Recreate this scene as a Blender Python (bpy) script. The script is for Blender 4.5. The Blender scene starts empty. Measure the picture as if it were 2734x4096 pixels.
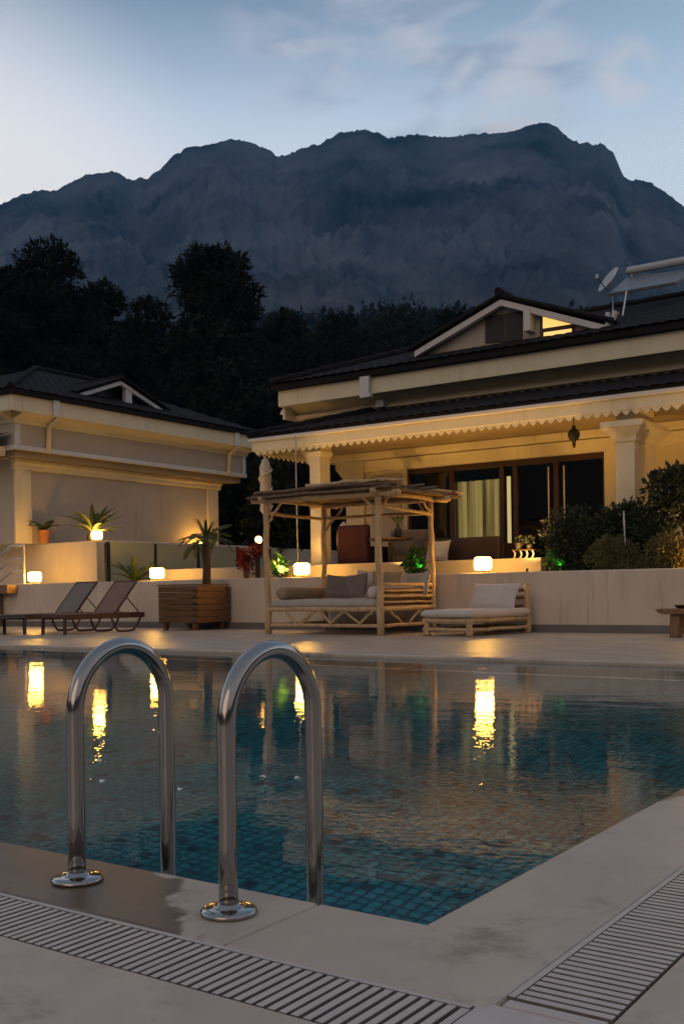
import bpy, bmesh, math, random
from mathutils import Vector, Matrix, noise
from math import sin, cos, pi, radians
random.seed(7)
sc = bpy.context.scene
col = sc.collection

# ------------------------------------------------------------------ camera
F_PX, CAM_H, PX0, HY0, ROLL, YAW = 4200., .7, 1367., 2365., .014, radians(34.75)
FX, FY, RX, RY = -sin(YAW), cos(YAW), cos(YAW), sin(YAW)
cam = bpy.data.objects.new('camera', bpy.data.cameras.new('camera')); col.objects.link(cam)
cam.data.sensor_width = 36; cam.data.lens = 36 * F_PX / 4096
cam.data.shift_y = (HY0 - 2048) / 4096; cam.data.clip_start = .05; cam.data.clip_end = 9000
cam.matrix_world = Matrix.Translation((0, 0, CAM_H)) @ Matrix.Rotation(YAW, 4, 'Z') @ Matrix.Rotation(pi/2, 4, 'X') @ Matrix.Rotation(-ROLL, 4, 'Z')
sc.camera = cam

def ray(x, y):
    dx = (x - PX0) / F_PX; dy = (HY0 - y) / F_PX
    u = dx * cos(ROLL) + dy * sin(ROLL); v = -dx * sin(ROLL) + dy * cos(ROLL)
    return Vector((FX + u * RX, FY + u * RY, v))
def at(x, y, Y=None, X=None, z=None):
    """survey helper: photo pixel + one known world coordinate -> world point"""
    r = ray(x, y)
    t = X / r.x if X is not None else Y / r.y if Y is not None else (z - CAM_H) / r.z
    return Vector((0, 0, CAM_H)) + r * t

# ------------------------------------------------------------------ objects
ORG = {}
def tag(o, label=None, cat=None, group=None, kind=None):
    if label: o['label'] = label
    if cat: o['category'] = cat
    if group: o['group'] = group
    if kind: o['kind'] = kind
    return o
def thing(name, label, cat, loc=(0, 0, 0), rz=0, group=None):
    o = bpy.data.objects.new(name, None); col.objects.link(o)
    o.location = loc; o.rotation_euler.z = rz; o.empty_display_size = .1
    ORG[o] = Matrix.Translation(loc) @ Matrix.Rotation(rz, 4, 'Z')
    return tag(o, label, cat, group)
def copy_tree(o, parent=None):
    c = o.copy(); col.objects.link(c)
    if parent: c.parent = parent
    for ch in list(o.children): copy_tree(ch, c)
    return c

class MB:
    def __init__(s): s.v = []; s.f = []; s.m = []
    def add(s, vs, fs, m=0):
        b = len(s.v); s.v += [Vector(p) for p in vs]
        s.f += [tuple(b + i for i in f) for f in fs]; s.m += [m] * len(fs); return s
    def box(s, x0, x1, y0, y1, z0, z1, M=None, m=0):
        vs = [Vector((x, y, z)) for z in (z0, z1) for y in (y0, y1) for x in (x0, x1)]
        if M is not None: vs = [M @ p for p in vs]
        return s.add(vs, [(0, 2, 3, 1), (4, 5, 7, 6), (0, 1, 5, 4), (2, 6, 7, 3), (0, 4, 6, 2), (1, 3, 7, 5)], m)
    def beam(s, a, b, w, h, up=(0, 0, 1), m=0):
        a, b = Vector(a), Vector(b); d = (b - a); L = d.length; d.normalize()
        u = Vector(up); r = d.cross(u).normalized(); u = r.cross(d)
        M = Matrix((r, d, u)).transposed().to_4x4(); M.translation = a
        return s.box(-w/2, w/2, 0, L, -h/2, h/2, M, m)
    def tube(s, pts, r, n=10, caps=True, m=0):
        pts = [Vector(p) for p in pts]; k = len(pts); rs = r if isinstance(r, (list, tuple)) else [r] * k
        vs = []; ref = None
        for i, p in enumerate(pts):
            t = (pts[min(i+1, k-1)] - pts[max(i-1, 0)]).normalized()
            if ref is None: ref = t.orthogonal().normalized()
            ref = (ref - t * ref.dot(t)).normalized(); bn = t.cross(ref)
            for j in range(n):
                a = 2*pi*j/n; vs.append(p + (ref * cos(a) + bn * sin(a)) * rs[i])
        fs = [(i*n+j, i*n+(j+1) % n, (i+1)*n+(j+1) % n, (i+1)*n+j) for i in range(k-1) for j in range(n)]
        if caps: fs += [tuple(range(n-1, -1, -1)), tuple((k-1)*n + j for j in range(n))]
        return s.add(vs, fs, m)
    def lathe(s, prof, c=(0, 0, 0), n=20, m=0):
        c = Vector(c); k = len(prof)
        vs = [c + Vector((r*cos(2*pi*j/n), r*sin(2*pi*j/n), z)) for r, z in prof for j in range(n)]
        fs = [(i*n+j, i*n+(j+1) % n, (i+1)*n+(j+1) % n, (i+1)*n+j) for i in range(k-1) for j in range(n)]
        fs += [tuple(range(n-1, -1, -1)), tuple((k-1)*n + j for j in range(n))]
        return s.add(vs, fs, m)
    def prism(s, outline, axis, a, b, m=0):
        """outline: 2-D points; extruded along axis from a to b"""
        def P(p, t):
            return {'x': (t, p[0], p[1]), 'y': (p[0], t, p[1]), 'z': (p[0], p[1], t)}[axis]
        n = len(outline)
        vs = [P(p, a) for p in outline] + [P(p, b) for p in outline]
        fs = [tuple(range(n)), tuple(range(2*n-1, n-1, -1))] + [(i, i+n, (i+1) % n + n, (i+1) % n) for i in range(n)]
        return s.add(vs, fs, m)
    def build(s, name, mat, parent=None, bevel=0, smooth=False, seg=2, local=False):
        me = bpy.data.meshes.new(name)
        M = Matrix()
        root = parent
        while root is not None and root.parent is not None: root = root.parent
        if root is not None and not local: M = ORG[root].inverted()
        me.from_pydata([M @ p for p in s.v], [], s.f)
        bm = bmesh.new(); bm.from_mesh(me); bmesh.ops.recalc_face_normals(bm, faces=bm.faces); bm.to_mesh(me); bm.free()
        for q in (mat if isinstance(mat, list) else [mat]): me.materials.append(q)
        if any(s.m): me.polygons.foreach_set('material_index', s.m)
        if smooth: me.polygons.foreach_set('use_smooth', [True] * len(me.polygons))
        o = bpy.data.objects.new(name, me); col.objects.link(o)
        if parent is not None: o.parent = parent
        if bevel:
            b = o.modifiers.new('bevel', 'BEVEL'); b.width = bevel; b.segments = seg; b.limit_method = 'ANGLE'; b.angle_limit = radians(35)
        if smooth == 'auto':
            pass
        return o
def struct(o): o['kind'] = 'structure'; return o

def quads(cards):
    vs, fs = [], []
    for q in cards:
        b = len(vs); vs += q; fs.append(tuple(range(b, b + len(q))))
    return vs, fs
def rvec():
    while True:
        v = Vector((random.uniform(-1, 1), random.uniform(-1, 1), random.uniform(-1, 1)))
        if .05 < v.length < 1: return v
def leaves(mb, c, rad, n, size, shell=.35, m=0, droop=0, asp=.5):
    """n small bent leaves scattered through an ellipsoid, thicker towards its skin"""
    c = Vector(c)
    for _ in range(n):
        d = rvec().normalized(); k = (shell + (1 - shell) * random.random()) ** .6
        k *= 1 + .25 * noise.noise(d * 2.3 + c)
        p = c + Vector((d.x * rad[0], d.y * rad[1], d.z * rad[2])) * k
        a = (d * .6 + rvec()).normalized(); a.z -= droop
        w = a.orthogonal().normalized(); w.rotate(Matrix.Rotation(random.uniform(0, 6.28), 3, a))
        s = size * random.uniform(.6, 1.3); nrm = a.cross(w) * s * .15
        mb.add([p - w*s*asp*.1, p + a*s*.45 - w*s*asp*.5 + nrm, p + a*s, p + a*s*.45 + w*s*asp*.5 + nrm], [(0, 1, 2, 3)], m)

# ------------------------------------------------------------------ materials
def nd(nt, t, **k):
    n = nt.nodes.new(t)
    for a, b in k.items():
        if a.startswith('i_'): n.inputs[a[2:].replace('_', ' ')].default_value = b
        else: setattr(n, a, b)
    return n
def M(name, base, rough=.7, var=.2, scale=4., bump=.15, bscale=60., metal=0., spec=.4, stretch=(1, 1, 1), sheen=0, dist=.01, var2=None, trans=0.):
    m = bpy.data.materials.new(name); m.use_nodes = True; nt = m.node_tree; L = nt.links.new
    b = nt.nodes['Principled BSDF']
    tc = nd(nt, 'ShaderNodeTexCoord'); mp = nd(nt, 'ShaderNodeMapping'); mp.inputs['Scale'].default_value = stretch
    L(tc.outputs['Object'], mp.inputs['Vector'])
    n1 = nd(nt, 'ShaderNodeTexNoise', i_Scale=scale, i_Detail=6., i_Roughness=.6); L(mp.outputs[0], n1.inputs['Vector'])
    rp = nd(nt, 'ShaderNodeValToRGB')
    lo = [c * (1 - var) for c in base]; hi = [min(1, c * (1 + var)) for c in (var2 or base)]
    rp.color_ramp.elements[0].position = .3; rp.color_ramp.elements[0].color = (*lo, 1)
    rp.color_ramp.elements[1].position = .7; rp.color_ramp.elements[1].color = (*hi, 1)
    L(n1.outputs[0], rp.inputs[0]); L(rp.outputs[0], b.inputs['Base Color'])
    b.inputs['Roughness'].default_value = rough; b.inputs['Metallic'].default_value = metal
    b.inputs['Specular IOR Level'].default_value = spec
    if sheen: b.inputs['Sheen Weight'].default_value = sheen
    if bump:
        n2 = nd(nt, 'ShaderNodeTexNoise', i_Scale=bscale, i_Detail=4.); L(mp.outputs[0], n2.inputs['Vector'])
        bp = nd(nt, 'ShaderNodeBump', i_Strength=bump, i_Distance=dist); L(n2.outputs[0], bp.inputs['Height']); L(bp.outputs[0], b.inputs['Normal'])
    if trans:
        tr = nd(nt, 'ShaderNodeBsdfTranslucent'); L(rp.outputs[0], tr.inputs[0])
        mx = nd(nt, 'ShaderNodeMixShader'); mx.inputs[0].default_value = trans
        L(b.outputs[0], mx.inputs[1]); L(tr.outputs[0], mx.inputs[2]); L(mx.outputs[0], nt.nodes['Material Output'].inputs[0])
    return m
def weather(m, amt=.22, sc=2.2):
    nt = m.node_tree; L = nt.links.new; b = nt.nodes['Principled BSDF']; src = b.inputs['Base Color'].links[0].from_socket
    tc = nd(nt, 'ShaderNodeTexCoord'); mp = nd(nt, 'ShaderNodeMapping'); mp.inputs['Scale'].default_value = (sc, sc, sc*.10); L(tc.outputs['Object'], mp.inputs[0])
    n = nd(nt, 'ShaderNodeTexNoise', i_Scale=2.6, i_Detail=8., i_Roughness=.7); L(mp.outputs[0], n.inputs[0])
    n2 = nd(nt, 'ShaderNodeTexNoise', i_Scale=.9, i_Detail=4.); L(tc.outputs['Object'], n2.inputs[0])
    a = nd(nt, 'ShaderNodeMapRange', interpolation_type='SMOOTHSTEP'); a.inputs[1].default_value = .50; a.inputs[2].default_value = .72; L(n.outputs[0], a.inputs[0])
    c = nd(nt, 'ShaderNodeMapRange', interpolation_type='SMOOTHSTEP'); c.inputs[1].default_value = .40; c.inputs[2].default_value = .62; c.inputs[4].default_value = amt; L(n2.outputs[0], c.inputs[0])
    k = nd(nt, 'ShaderNodeMath', operation='MULTIPLY'); L(a.outputs[0], k.inputs[0]); L(c.outputs[0], k.inputs[1])
    x = nd(nt, 'ShaderNodeMix', data_type='RGBA', blend_type='MULTIPLY'); x.inputs[7].default_value = (.45, .38, .30, 1); L(k.outputs[0], x.inputs[0]); L(src, x.inputs[6]); L(x.outputs[2], b.inputs['Base Color'])
def glow(name, colr, strength):
    m = bpy.data.materials.new(name); m.use_nodes = True; b = m.node_tree.nodes['Principled BSDF']
    b.inputs['Base Color'].default_value = (.8, .75, .65, 1)
    b.inputs['Emission Color'].default_value = (*colr, 1); b.inputs['Emission Strength'].default_value = strength
    return m

WARM = (1, .50, .075)
m_taupe = M('taupe render', (.44, .385, .315), .85, .07, 1.0, .08, 80)
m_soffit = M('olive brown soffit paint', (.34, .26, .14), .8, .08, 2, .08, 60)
m_plaster = M('plaster', (.58, .50, .40), .85, .12, 1.6, .15, 70, stretch=(1, 1, .45))
m_villa = M('villa render', (.68, .60, .41), .85, .09, 1.1, .08, 80)
m_trim = M('painted trim', (.70, .63, .44), .7, .07, 1.5, .06, 60)
m_white = M('white paint', (.62, .60, .57), .55, .06, 3, .05, 60)
m_skirt = M('grey skirting stone', (.16, .14, .125), .75, .18, 3, .2, 50)
m_tile = M('dark roof tile', (.016, .0135, .0135), .85, .45, 9, .3, 70, spec=.15)
m_brown = M('dark brown frame', (.05, .026, .014), .5, .25, 8, .1, 40)
m_dark = M('dark interior', (.035, .028, .022), .9, .2, 2, 0)
m_chrome = M('polished steel', (.37, .355, .335), .14, .06, 14, .03, 160, metal=1, dist=.002)
m_brushed = M('brushed steel', (.62, .58, .54), .38, .08, 12, .05, 120, metal=.6)
m_slotshade = M('slot shade', (.15, .125, .11), .9, .3, 20, .1, 60)  # darker colour on slat sides paints the shade inside the slots
m_slat = M('grate plastic', (.53, .46, .41), .45, .07, 9, .06, 120)
m_chan = M('drain channel', (.012, .010, .009), .9, .3, 10, .1, 60)
m_wood = M('peeled branch wood', (.50, .345, .185), .65, .3, 6, .35, 50, stretch=(3, 3, .6))
m_woodd = M('weathered wood', (.20, .115, .055), .65, .3, 6, .35, 50, stretch=(3, 3, .8))
m_thatch = M('bark roofing', (.17, .11, .065), .9, .4, 12, .6, 60, dist=.02)
m_crate = M('rough brown planks', (.13, .068, .028), .65, .35, 6, .35, 45, stretch=(.6, .6, 5))
m_cloth = M('oatmeal cloth', (.40, .355, .30), .95, .1, 6, .2, 160, sheen=.2)
m_clothw = M('white cloth', (.55, .50, .455), .95, .08, 5, .2, 140, sheen=.2)
m_clothd = M('grey brown cloth', (.17, .14, .12), .95, .15, 5, .2, 140, sheen=.2)
m_clotht = M('tan cloth', (.30, .22, .13), .95, .15, 5, .2, 140, sheen=.2)
m_rattan = M('brown plastic', (.085, .040, .026), .5, .2, 9, .1, 60)
m_mesh = M('grey brown sling mesh', (.20, .165, .13), .8, .12, 7, .25, 200)
m_meshb = M('brown sling mesh', (.22, .135, .10), .8, .12, 7, .25, 200)
m_grey = M('dark grey plastic', (.075, .072, .075), .5, .15, 9, .1, 60)
m_maroon = M('maroon fabric', (.035, .007, .007), .9, .25, 4, .2, 90)
m_terra = M('terracotta', (.50, .20, .06), .8, .15, 8, .15, 60)
m_black = M('black metal', (.018, .015, .013), .5, .3, 9, .1, 60)
m_soil = M('dark soil', (.03, .022, .015), .95, .4, 9, .5, 50)
m_leafd = M('dark leaves', (.030, .042, .020), .7, .5, 3, 0, trans=.15)
m_leaff = M('forest leaves', (.016, .021, .015), .85, .5, .3, 0, spec=.1)
m_leafp = M('palm leaves', (.060, .085, .022), .55, .35, 5, 0, trans=.2)
m_leafg = M('bright green leaves', (.07, .16, .04), .5, .3, 6, 0, trans=.2)
m_leafr = M('red leaves', (.22, .018, .012), .6, .5, 9, 0, trans=.2)
m_leafo = M('olive clipped leaves', (.13, .115, .040), .7, .4, 8, 0, trans=.1)
m_bark = M('bark', (.07, .05, .035), .9, .35, 6, .6, 25, stretch=(3, 3, .7), dist=.02)
m_lamp = glow('lantern glow', WARM, 80)
nt = m_lamp.node_tree; b = nt.nodes['Principled BSDF']; tc = nd(nt, 'ShaderNodeTexCoord'); sx = nd(nt, 'ShaderNodeSeparateXYZ'); nt.links.new(tc.outputs['Generated'], sx.inputs[0])
def mth(op, *q):
    n = nd(nt, 'ShaderNodeMath', operation=op)
    for i, s in enumerate(q):
        if isinstance(s, float): n.inputs[i].default_value = s
        else: nt.links.new(s, n.inputs[i])
    return n.outputs[0]
ab = [mth('ABSOLUTE', mth('SUBTRACT', sx.outputs[k], .5)) for k in range(3)]
e = mth('MAXIMUM', mth('MINIMUM', ab[2], mth('MAXIMUM', ab[0], ab[1])), mth('MINIMUM', ab[0], ab[1]))
mr = nd(nt, 'ShaderNodeMapRange', interpolation_type='SMOOTHSTEP')
for k, q in enumerate((.34, .49, 78., .9)): mr.inputs[k + 1].default_value = q
nt.links.new(e, mr.inputs[0]); nt.links.new(mr.outputs[0], b.inputs['Emission Strength'])
m_bulb = glow('globe glow', WARM, 40)
m_lampbase = M('lantern base', (.20, .16, .11), .6, .2, 9, .1, 60)
m_winlit = glow('lit window', (1, .60, .14), 1.0)
m_curtain = glow('back lit curtain', (1, .84, .33), .13)
m_slit = glow('lit door gap', (1, .76, .33), 1.1)
m_solar = M('solar collector glass', (.16, .19, .22), .35, .1, 2, 0, spec=.6)
m_tank = M('pale tank enamel', (.42, .44, .45), .35, .08, 4, .03, 40)

weather(m_plaster, .55, 2.4); weather(m_villa, .4, 2.0); weather(m_taupe, .4, 2.0); weather(m_trim, .4, 3.); weather(m_tile, .6, 1.5)
def glassmat(name, tint, alpha, rough=.02):
    m = bpy.data.materials.new(name); m.use_nodes = True; nt = m.node_tree; L = nt.links.new
    nt.nodes.remove(nt.nodes['Principled BSDF'])
    tr = nd(nt, 'ShaderNodeBsdfTransparent'); tr.inputs[0].default_value = (*tint, 1)
    gl = nd(nt, 'ShaderNodeBsdfGlossy', i_Roughness=rough); fr = nd(nt, 'ShaderNodeFresnel', i_IOR=1.5)
    ad = nd(nt, 'ShaderNodeMath', operation='ADD', use_clamp=True); ad.inputs[1].default_value = alpha; L(fr.outputs[0], ad.inputs[0])
    mx = nd(nt, 'ShaderNodeMixShader'); L(ad.outputs[0], mx.inputs[0]); L(tr.outputs[0], mx.inputs[1]); L(gl.outputs[0], mx.inputs[2])
    L(mx.outputs[0], nt.nodes['Material Output'].inputs[0]); return m
m_glass = glassmat('window glass', (.75, .75, .72), .02)
m_bal = glassmat('green balustrade glass', (.80, .86, .66), .0)
nt = m_bal.node_tree; mo = nt.nodes['Material Output']; old = mo.inputs[0].links[0].from_socket
df = nd(nt, 'ShaderNodeBsdfDiffuse'); df.inputs[0].default_value = (.60, .60, .44, 1); mx = nd(nt, 'ShaderNodeMixShader'); mx.inputs[0].default_value = .7
nt.links.new(old, mx.inputs[1]); nt.links.new(df.outputs[0], mx.inputs[2]); nt.links.new(mx.outputs[0], mo.inputs[0])

def tilemat(name, axes):
    m = bpy.data.materials.new(name); m.use_nodes = True; nt = m.node_tree; L = nt.links.new
    b = nt.nodes['Principled BSDF']; tc = nd(nt, 'ShaderNodeTexCoord'); sx = nd(nt, 'ShaderNodeSeparateXYZ'); L(tc.outputs['Object'], sx.inputs[0])
    masks = []; cells = []
    for a in axes:
        mu = nd(nt, 'ShaderNodeMath', operation='MULTIPLY'); mu.inputs[1].default_value = 1/.056; L(sx.outputs[a], mu.inputs[0])
        fl = nd(nt, 'ShaderNodeMath', operation='FLOOR'); L(mu.outputs[0], fl.inputs[0]); cells.append(fl)
        pp = nd(nt, 'ShaderNodeMath', operation='PINGPONG'); pp.inputs[1].default_value = .5; L(mu.outputs[0], pp.inputs[0])
        sm = nd(nt, 'ShaderNodeMapRange', interpolation_type='SMOOTHSTEP'); sm.inputs[1].default_value = .04; sm.inputs[2].default_value = .20; L(pp.outputs[0], sm.inputs[0]); masks.append(sm)
    mn = nd(nt, 'ShaderNodeMath', operation='MULTIPLY'); L(masks[0].outputs[0], mn.inputs[0]); L(masks[1].outputs[0], mn.inputs[1])
    cb = nd(nt, 'ShaderNodeCombineXYZ'); L(cells[0].outputs[0], cb.inputs[0]); L(cells[1].outputs[0], cb.inputs[1])
    wn = nd(nt, 'ShaderNodeTexWhiteNoise'); L(cb.outputs[0], wn.inputs['Vector'])
    rp = nd(nt, 'ShaderNodeValToRGB'); e = rp.color_ramp.elements
    e[0].color = (.008, .08, .11, 1); e[0].position = .045; e[1].color = (.048, .38, .42, 1); q = e.new(.085); q.color = (.020, .25, .30, 1); L(wn.outputs[0], rp.inputs[0])
    big = nd(nt, 'ShaderNodeTexNoise', i_Scale=1.3, i_Detail=3.); L(tc.outputs['Object'], big.inputs[0])
    mr = nd(nt, 'ShaderNodeMapRange'); mr.inputs[1].default_value = .3; mr.inputs[2].default_value = .7; mr.inputs[3].default_value = .75; mr.inputs[4].default_value = 1.2; L(big.outputs[0], mr.inputs[0])
    ml = nd(nt, 'ShaderNodeMix', data_type='RGBA', blend_type='MULTIPLY'); ml.inputs[0].default_value = 1; L(rp.outputs[0], ml.inputs[6]); L(mr.outputs[0], ml.inputs[7])
    gx = nd(nt, 'ShaderNodeMix', data_type='RGBA'); gx.inputs[6].default_value = (.009, .10, .125, 1); L(mn.outputs[0], gx.inputs[0]); L(ml.outputs[2], gx.inputs[7])
    L(gx.outputs[2], b.inputs['Base Color']); b.inputs['Roughness'].default_value = .3
    return m
m_tf, m_tx, m_ty = tilemat('pool mosaic floor', (0, 1)), tilemat('pool mosaic side', (1, 2)), tilemat('pool mosaic end', (0, 2))

def watermat():
    m = bpy.data.materials.new('pool water'); m.use_nodes = True; nt = m.node_tree; L = nt.links.new
    b = nt.nodes['Principled BSDF']; b.inputs['Base Color'].default_value = (1, 1, 1, 1)
    b.inputs['Transmission Weight'].default_value = 1; b.inputs['Roughness'].default_value = 0.0; b.inputs['IOR'].default_value = 1.33
    tc = nd(nt, 'ShaderNodeTexCoord')
    mp = nd(nt, 'ShaderNodeMapping'); mp.inputs['Rotation'].default_value = (0, 0, radians(-22)); mp.inputs['Scale'].default_value = (1.0, 1.5, 1); L(tc.outputs['Object'], mp.inputs[0])
    n1 = nd(nt, 'ShaderNodeTexNoise', i_Scale=2.6, i_Detail=1., i_Roughness=.4, i_Distortion=.2); L(mp.outputs[0], n1.inputs[0])
    n2 = nd(nt, 'ShaderNodeTexNoise', i_Scale=20., i_Detail=2., i_Roughness=.5, i_Distortion=.4); L(mp.outputs[0], n2.inputs[0])
    n3 = nd(nt, 'ShaderNodeTexNoise', i_Scale=.7, i_Detail=1.); L(tc.outputs['Object'], n3.inputs[0])
    gate = nd(nt, 'ShaderNodeMapRange', interpolation_type='SMOOTHSTEP'); gate.inputs[1].default_value = .35; gate.inputs[2].default_value = .7; gate.inputs[3].default_value = .25; L(n3.outputs[0], gate.inputs[0])
    s2 = nd(nt, 'ShaderNodeMath', operation='MULTIPLY'); L(n2.outputs[0], s2.inputs[0]); L(gate.outputs[0], s2.inputs[1])
    s3 = nd(nt, 'ShaderNodeMath', operation='MULTIPLY_ADD'); s3.inputs[1].default_value = .62; L(s2.outputs[0], s3.inputs[0]); L(n1.outputs[0], s3.inputs[2])
    bp = nd(nt, 'ShaderNodeBump', i_Strength=1., i_Distance=.0018); L(s3.outputs[0], bp.inputs['Height']); L(bp.outputs[0], b.inputs['Normal'])
    return m
m_water = watermat()

def stonemat(name, stain):
    """pale poured stone deck, worn and stained; the coping also carries a wet patch with a shape of its own"""
    m = bpy.data.materials.new(name); m.use_nodes = True; nt = m.node_tree; L = nt.links.new
    b = nt.nodes['Principled BSDF']; tc = nd(nt, 'ShaderNodeTexCoord'); O = tc.outputs['Object']
    n1 = nd(nt, 'ShaderNodeTexNoise', i_Scale=2.2, i_Detail=8., i_Roughness=.62, i_Distortion=.5); L(O, n1.inputs[0])
    rp = nd(nt, 'ShaderNodeValToRGB'); e = rp.color_ramp.elements
    e[0].position = .28; e[0].color = (.42, .345, .27, 1); e[1].position = .72; e[1].color = (.54, .46, .37, 1); L(n1.outputs[0], rp.inputs[0])
    n2 = nd(nt, 'ShaderNodeTexNoise', i_Scale=4.5, i_Detail=10., i_Roughness=.72, i_Distortion=.25); L(O, n2.inputs[0])
    n2b = nd(nt, 'ShaderNodeTexNoise', i_Scale=1.7, i_Detail=2.); L(O, n2b.inputs[0])
    g1 = nd(nt, 'ShaderNodeMapRange', interpolation_type='SMOOTHSTEP'); g1.inputs[1].default_value = .47; g1.inputs[2].default_value = .70; L(n2.outputs[0], g1.inputs[0])
    g2 = nd(nt, 'ShaderNodeMapRange', interpolation_type='SMOOTHSTEP'); g2.inputs[1].default_value = .44; g2.inputs[2].default_value = .58; L(n2b.outputs[0], g2.inputs[0])
    g = nd(nt, 'ShaderNodeMath', operation='MULTIPLY'); L(g1.outputs[0], g.inputs[0]); L(g2.outputs[0], g.inputs[1])
    gk = nd(nt, 'ShaderNodeMath', operation='MULTIPLY'); gk.inputs[1].default_value = .85; L(g.outputs[0], gk.inputs[0])
    mx = nd(nt, 'ShaderNodeMix', data_type='RGBA'); mx.inputs[7].default_value = (.20, .15, .10, 1); L(gk.outputs[0], mx.inputs[0]); L(rp.outputs[0], mx.inputs[6])
    sp = nd(nt, 'ShaderNodeTexNoise', i_Scale=70., i_Detail=3.); L(O, sp.inputs[0])
    g3 = nd(nt, 'ShaderNodeMapRange'); g3.inputs[1].default_value = .66; g3.inputs[2].default_value = .74; g3.inputs[4].default_value = .4; L(sp.outputs[0], g3.inputs[0])
    mx2 = nd(nt, 'ShaderNodeMix', data_type='RGBA'); mx2.inputs[7].default_value = (.2, .16, .12, 1); L(g3.outputs[0], mx2.inputs[0]); L(mx.outputs[2], mx2.inputs[6])
    colr = mx2.outputs[2]; rough = nd(nt, 'ShaderNodeMapRange'); rough.inputs[3].default_value = .52; rough.inputs[4].default_value = .27; L(n1.outputs[0], rough.inputs[0]); ro = rough.outputs[0]
    if stain:
        sx = nd(nt, 'ShaderNodeSeparateXYZ'); L(O, sx.inputs[0])
        ns = nd(nt, 'ShaderNodeTexNoise', i_Scale=7., i_Detail=4., i_Distortion=.6); L(O, ns.inputs[0])
        # wet to the west of a wavering line that runs slantwise over the coping
        a = nd(nt, 'ShaderNodeMath', operation='MULTIPLY_ADD'); a.inputs[1].default_value = 1.34; L(sx.outputs[1], a.inputs[0]); L(sx.outputs[0], a.inputs[2])
        c = nd(nt, 'ShaderNodeMath', operation='MULTIPLY_ADD'); c.inputs[1].default_value = .42; L(ns.outputs[0], c.inputs[0]); L(a.outputs[0], c.inputs[2])
        w1 = nd(nt, 'ShaderNodeMapRange', interpolation_type='SMOOTHSTEP'); w1.inputs[1].default_value = .90; w1.inputs[2].default_value = .85; L(c.outputs[0], w1.inputs[0])
        a2 = nd(nt, 'ShaderNodeMath', operation='MULTIPLY_ADD'); a2.inputs[1].default_value = -1.9; L(sx.outputs[0], a2.inputs[0]); L(sx.outputs[1], a2.inputs[2])
        c2 = nd(nt, 'ShaderNodeMath', operation='MULTIPLY_ADD'); c2.inputs[1].default_value = .25; L(ns.outputs[0], c2.inputs[0]); L(a2.outputs[0], c2.inputs[2])
        w2 = nd(nt, 'ShaderNodeMapRange', interpolation_type='SMOOTHSTEP'); w2.inputs[1].default_value = 5.60; w2.inputs[2].default_value = 5.68; L(c2.outputs[0], w2.inputs[0])
        w = nd(nt, 'ShaderNodeMath', operation='MAXIMUM'); L(w1.outputs[0], w.inputs[0]); L(w2.outputs[0], w.inputs[1])
        wk = nd(nt, 'ShaderNodeMath', operation='MULTIPLY'); wk.inputs[1].default_value = .94; L(w.outputs[0], wk.inputs[0])
        wc = nd(nt, 'ShaderNodeMix', data_type='RGBA', blend_type='MULTIPLY'); wc.inputs[7].default_value = (.24, .185, .13, 1); L(wk.outputs[0], wc.inputs[0]); L(colr, wc.inputs[6]); colr = wc.outputs[2]
        wr = nd(nt, 'ShaderNodeMix', data_type='FLOAT'); wr.inputs[3].default_value = .34; L(wk.outputs[0], wr.inputs[0]); L(ro, wr.inputs[2]); ro = wr.outputs[0]
    L(colr, b.inputs['Base Color']); L(ro, b.inputs['Roughness'])
    n4 = nd(nt, 'ShaderNodeTexNoise', i_Scale=45., i_Detail=6.); L(O, n4.inputs[0])
    bp = nd(nt, 'ShaderNodeBump', i_Strength=.25, i_Distance=.004); L(n4.outputs[0], bp.inputs['Height']); L(bp.outputs[0], b.inputs['Normal'])
    return m
m_deck, m_coping = stonemat('deck stone', False), stonemat('coping stone', True)

# ------------------------------------------------------------------ world: dusk sky
w = bpy.data.worlds.new('World'); sc.world = w; w.use_nodes = True
nt = w.node_tree; nt.nodes.clear(); L = nt.links.new
out = nd(nt, 'ShaderNodeOutputWorld')
tc = nd(nt, 'ShaderNodeTexCoord'); D = tc.outputs['Generated']
sx = nd(nt, 'ShaderNodeSeparateXYZ'); L(D, sx.inputs[0])
def ramp(sock, stops, interp='LINEAR'):
    r = nd(nt, 'ShaderNodeValToRGB'); cr = r.color_ramp; cr.interpolation = interp
    while len(cr.elements) < len(stops): cr.elements.new(.5)
    for e, (p, c) in zip(cr.elements, stops): e.position = p; e.color = (*c, 1)
    L(sock, r.inputs[0]); return r.outputs[0]
def dotv(v):
    d = nd(nt, 'ShaderNodeVectorMath', operation='DOT_PRODUCT'); d.inputs[1].default_value = v; L(D, d.inputs[0]); return d.outputs['Value']
def rng(sock, a, b, c=0., d=1.):
    r = nd(nt, 'ShaderNodeMapRange', interpolation_type='SMOOTHSTEP')
    for i, q in enumerate((a, b, c, d)): r.inputs[i+1].default_value = q
    L(sock, r.inputs[0]); return r.outputs[0]
def mixc(fac, a, b, bt='MIX'):
    r = nd(nt, 'ShaderNodeMix', data_type='RGBA', blend_type=bt)
    for s, q in ((0, fac), (6, a), (7, b)):
        if isinstance(q, tuple): r.inputs[s].default_value = (*q, 1)
        elif isinstance(q, float): r.inputs[s].default_value = q
        else: L(q, r.inputs[s])
    return r.outputs[2]
def math2(op, a, b):
    r = nd(nt, 'ShaderNodeMath', operation=op)
    for i, q in enumerate((a, b)):
        if isinstance(q, float): r.inputs[i].default_value = q
        else: L(q, r.inputs[i])
    return r.outputs[0]
front = ramp(sx.outputs[2], [(0, (.74, .71, .70)), (.28, (.76, .77, .80)), (.365, (.70, .755, .83)), (.41, (.53, .63, .755)), (.445, (.36, .465, .595)), (.49, (.205, .285, .40)), (.7, (.19, .24, .32)), (1, (.20, .22, .27))])
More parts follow.
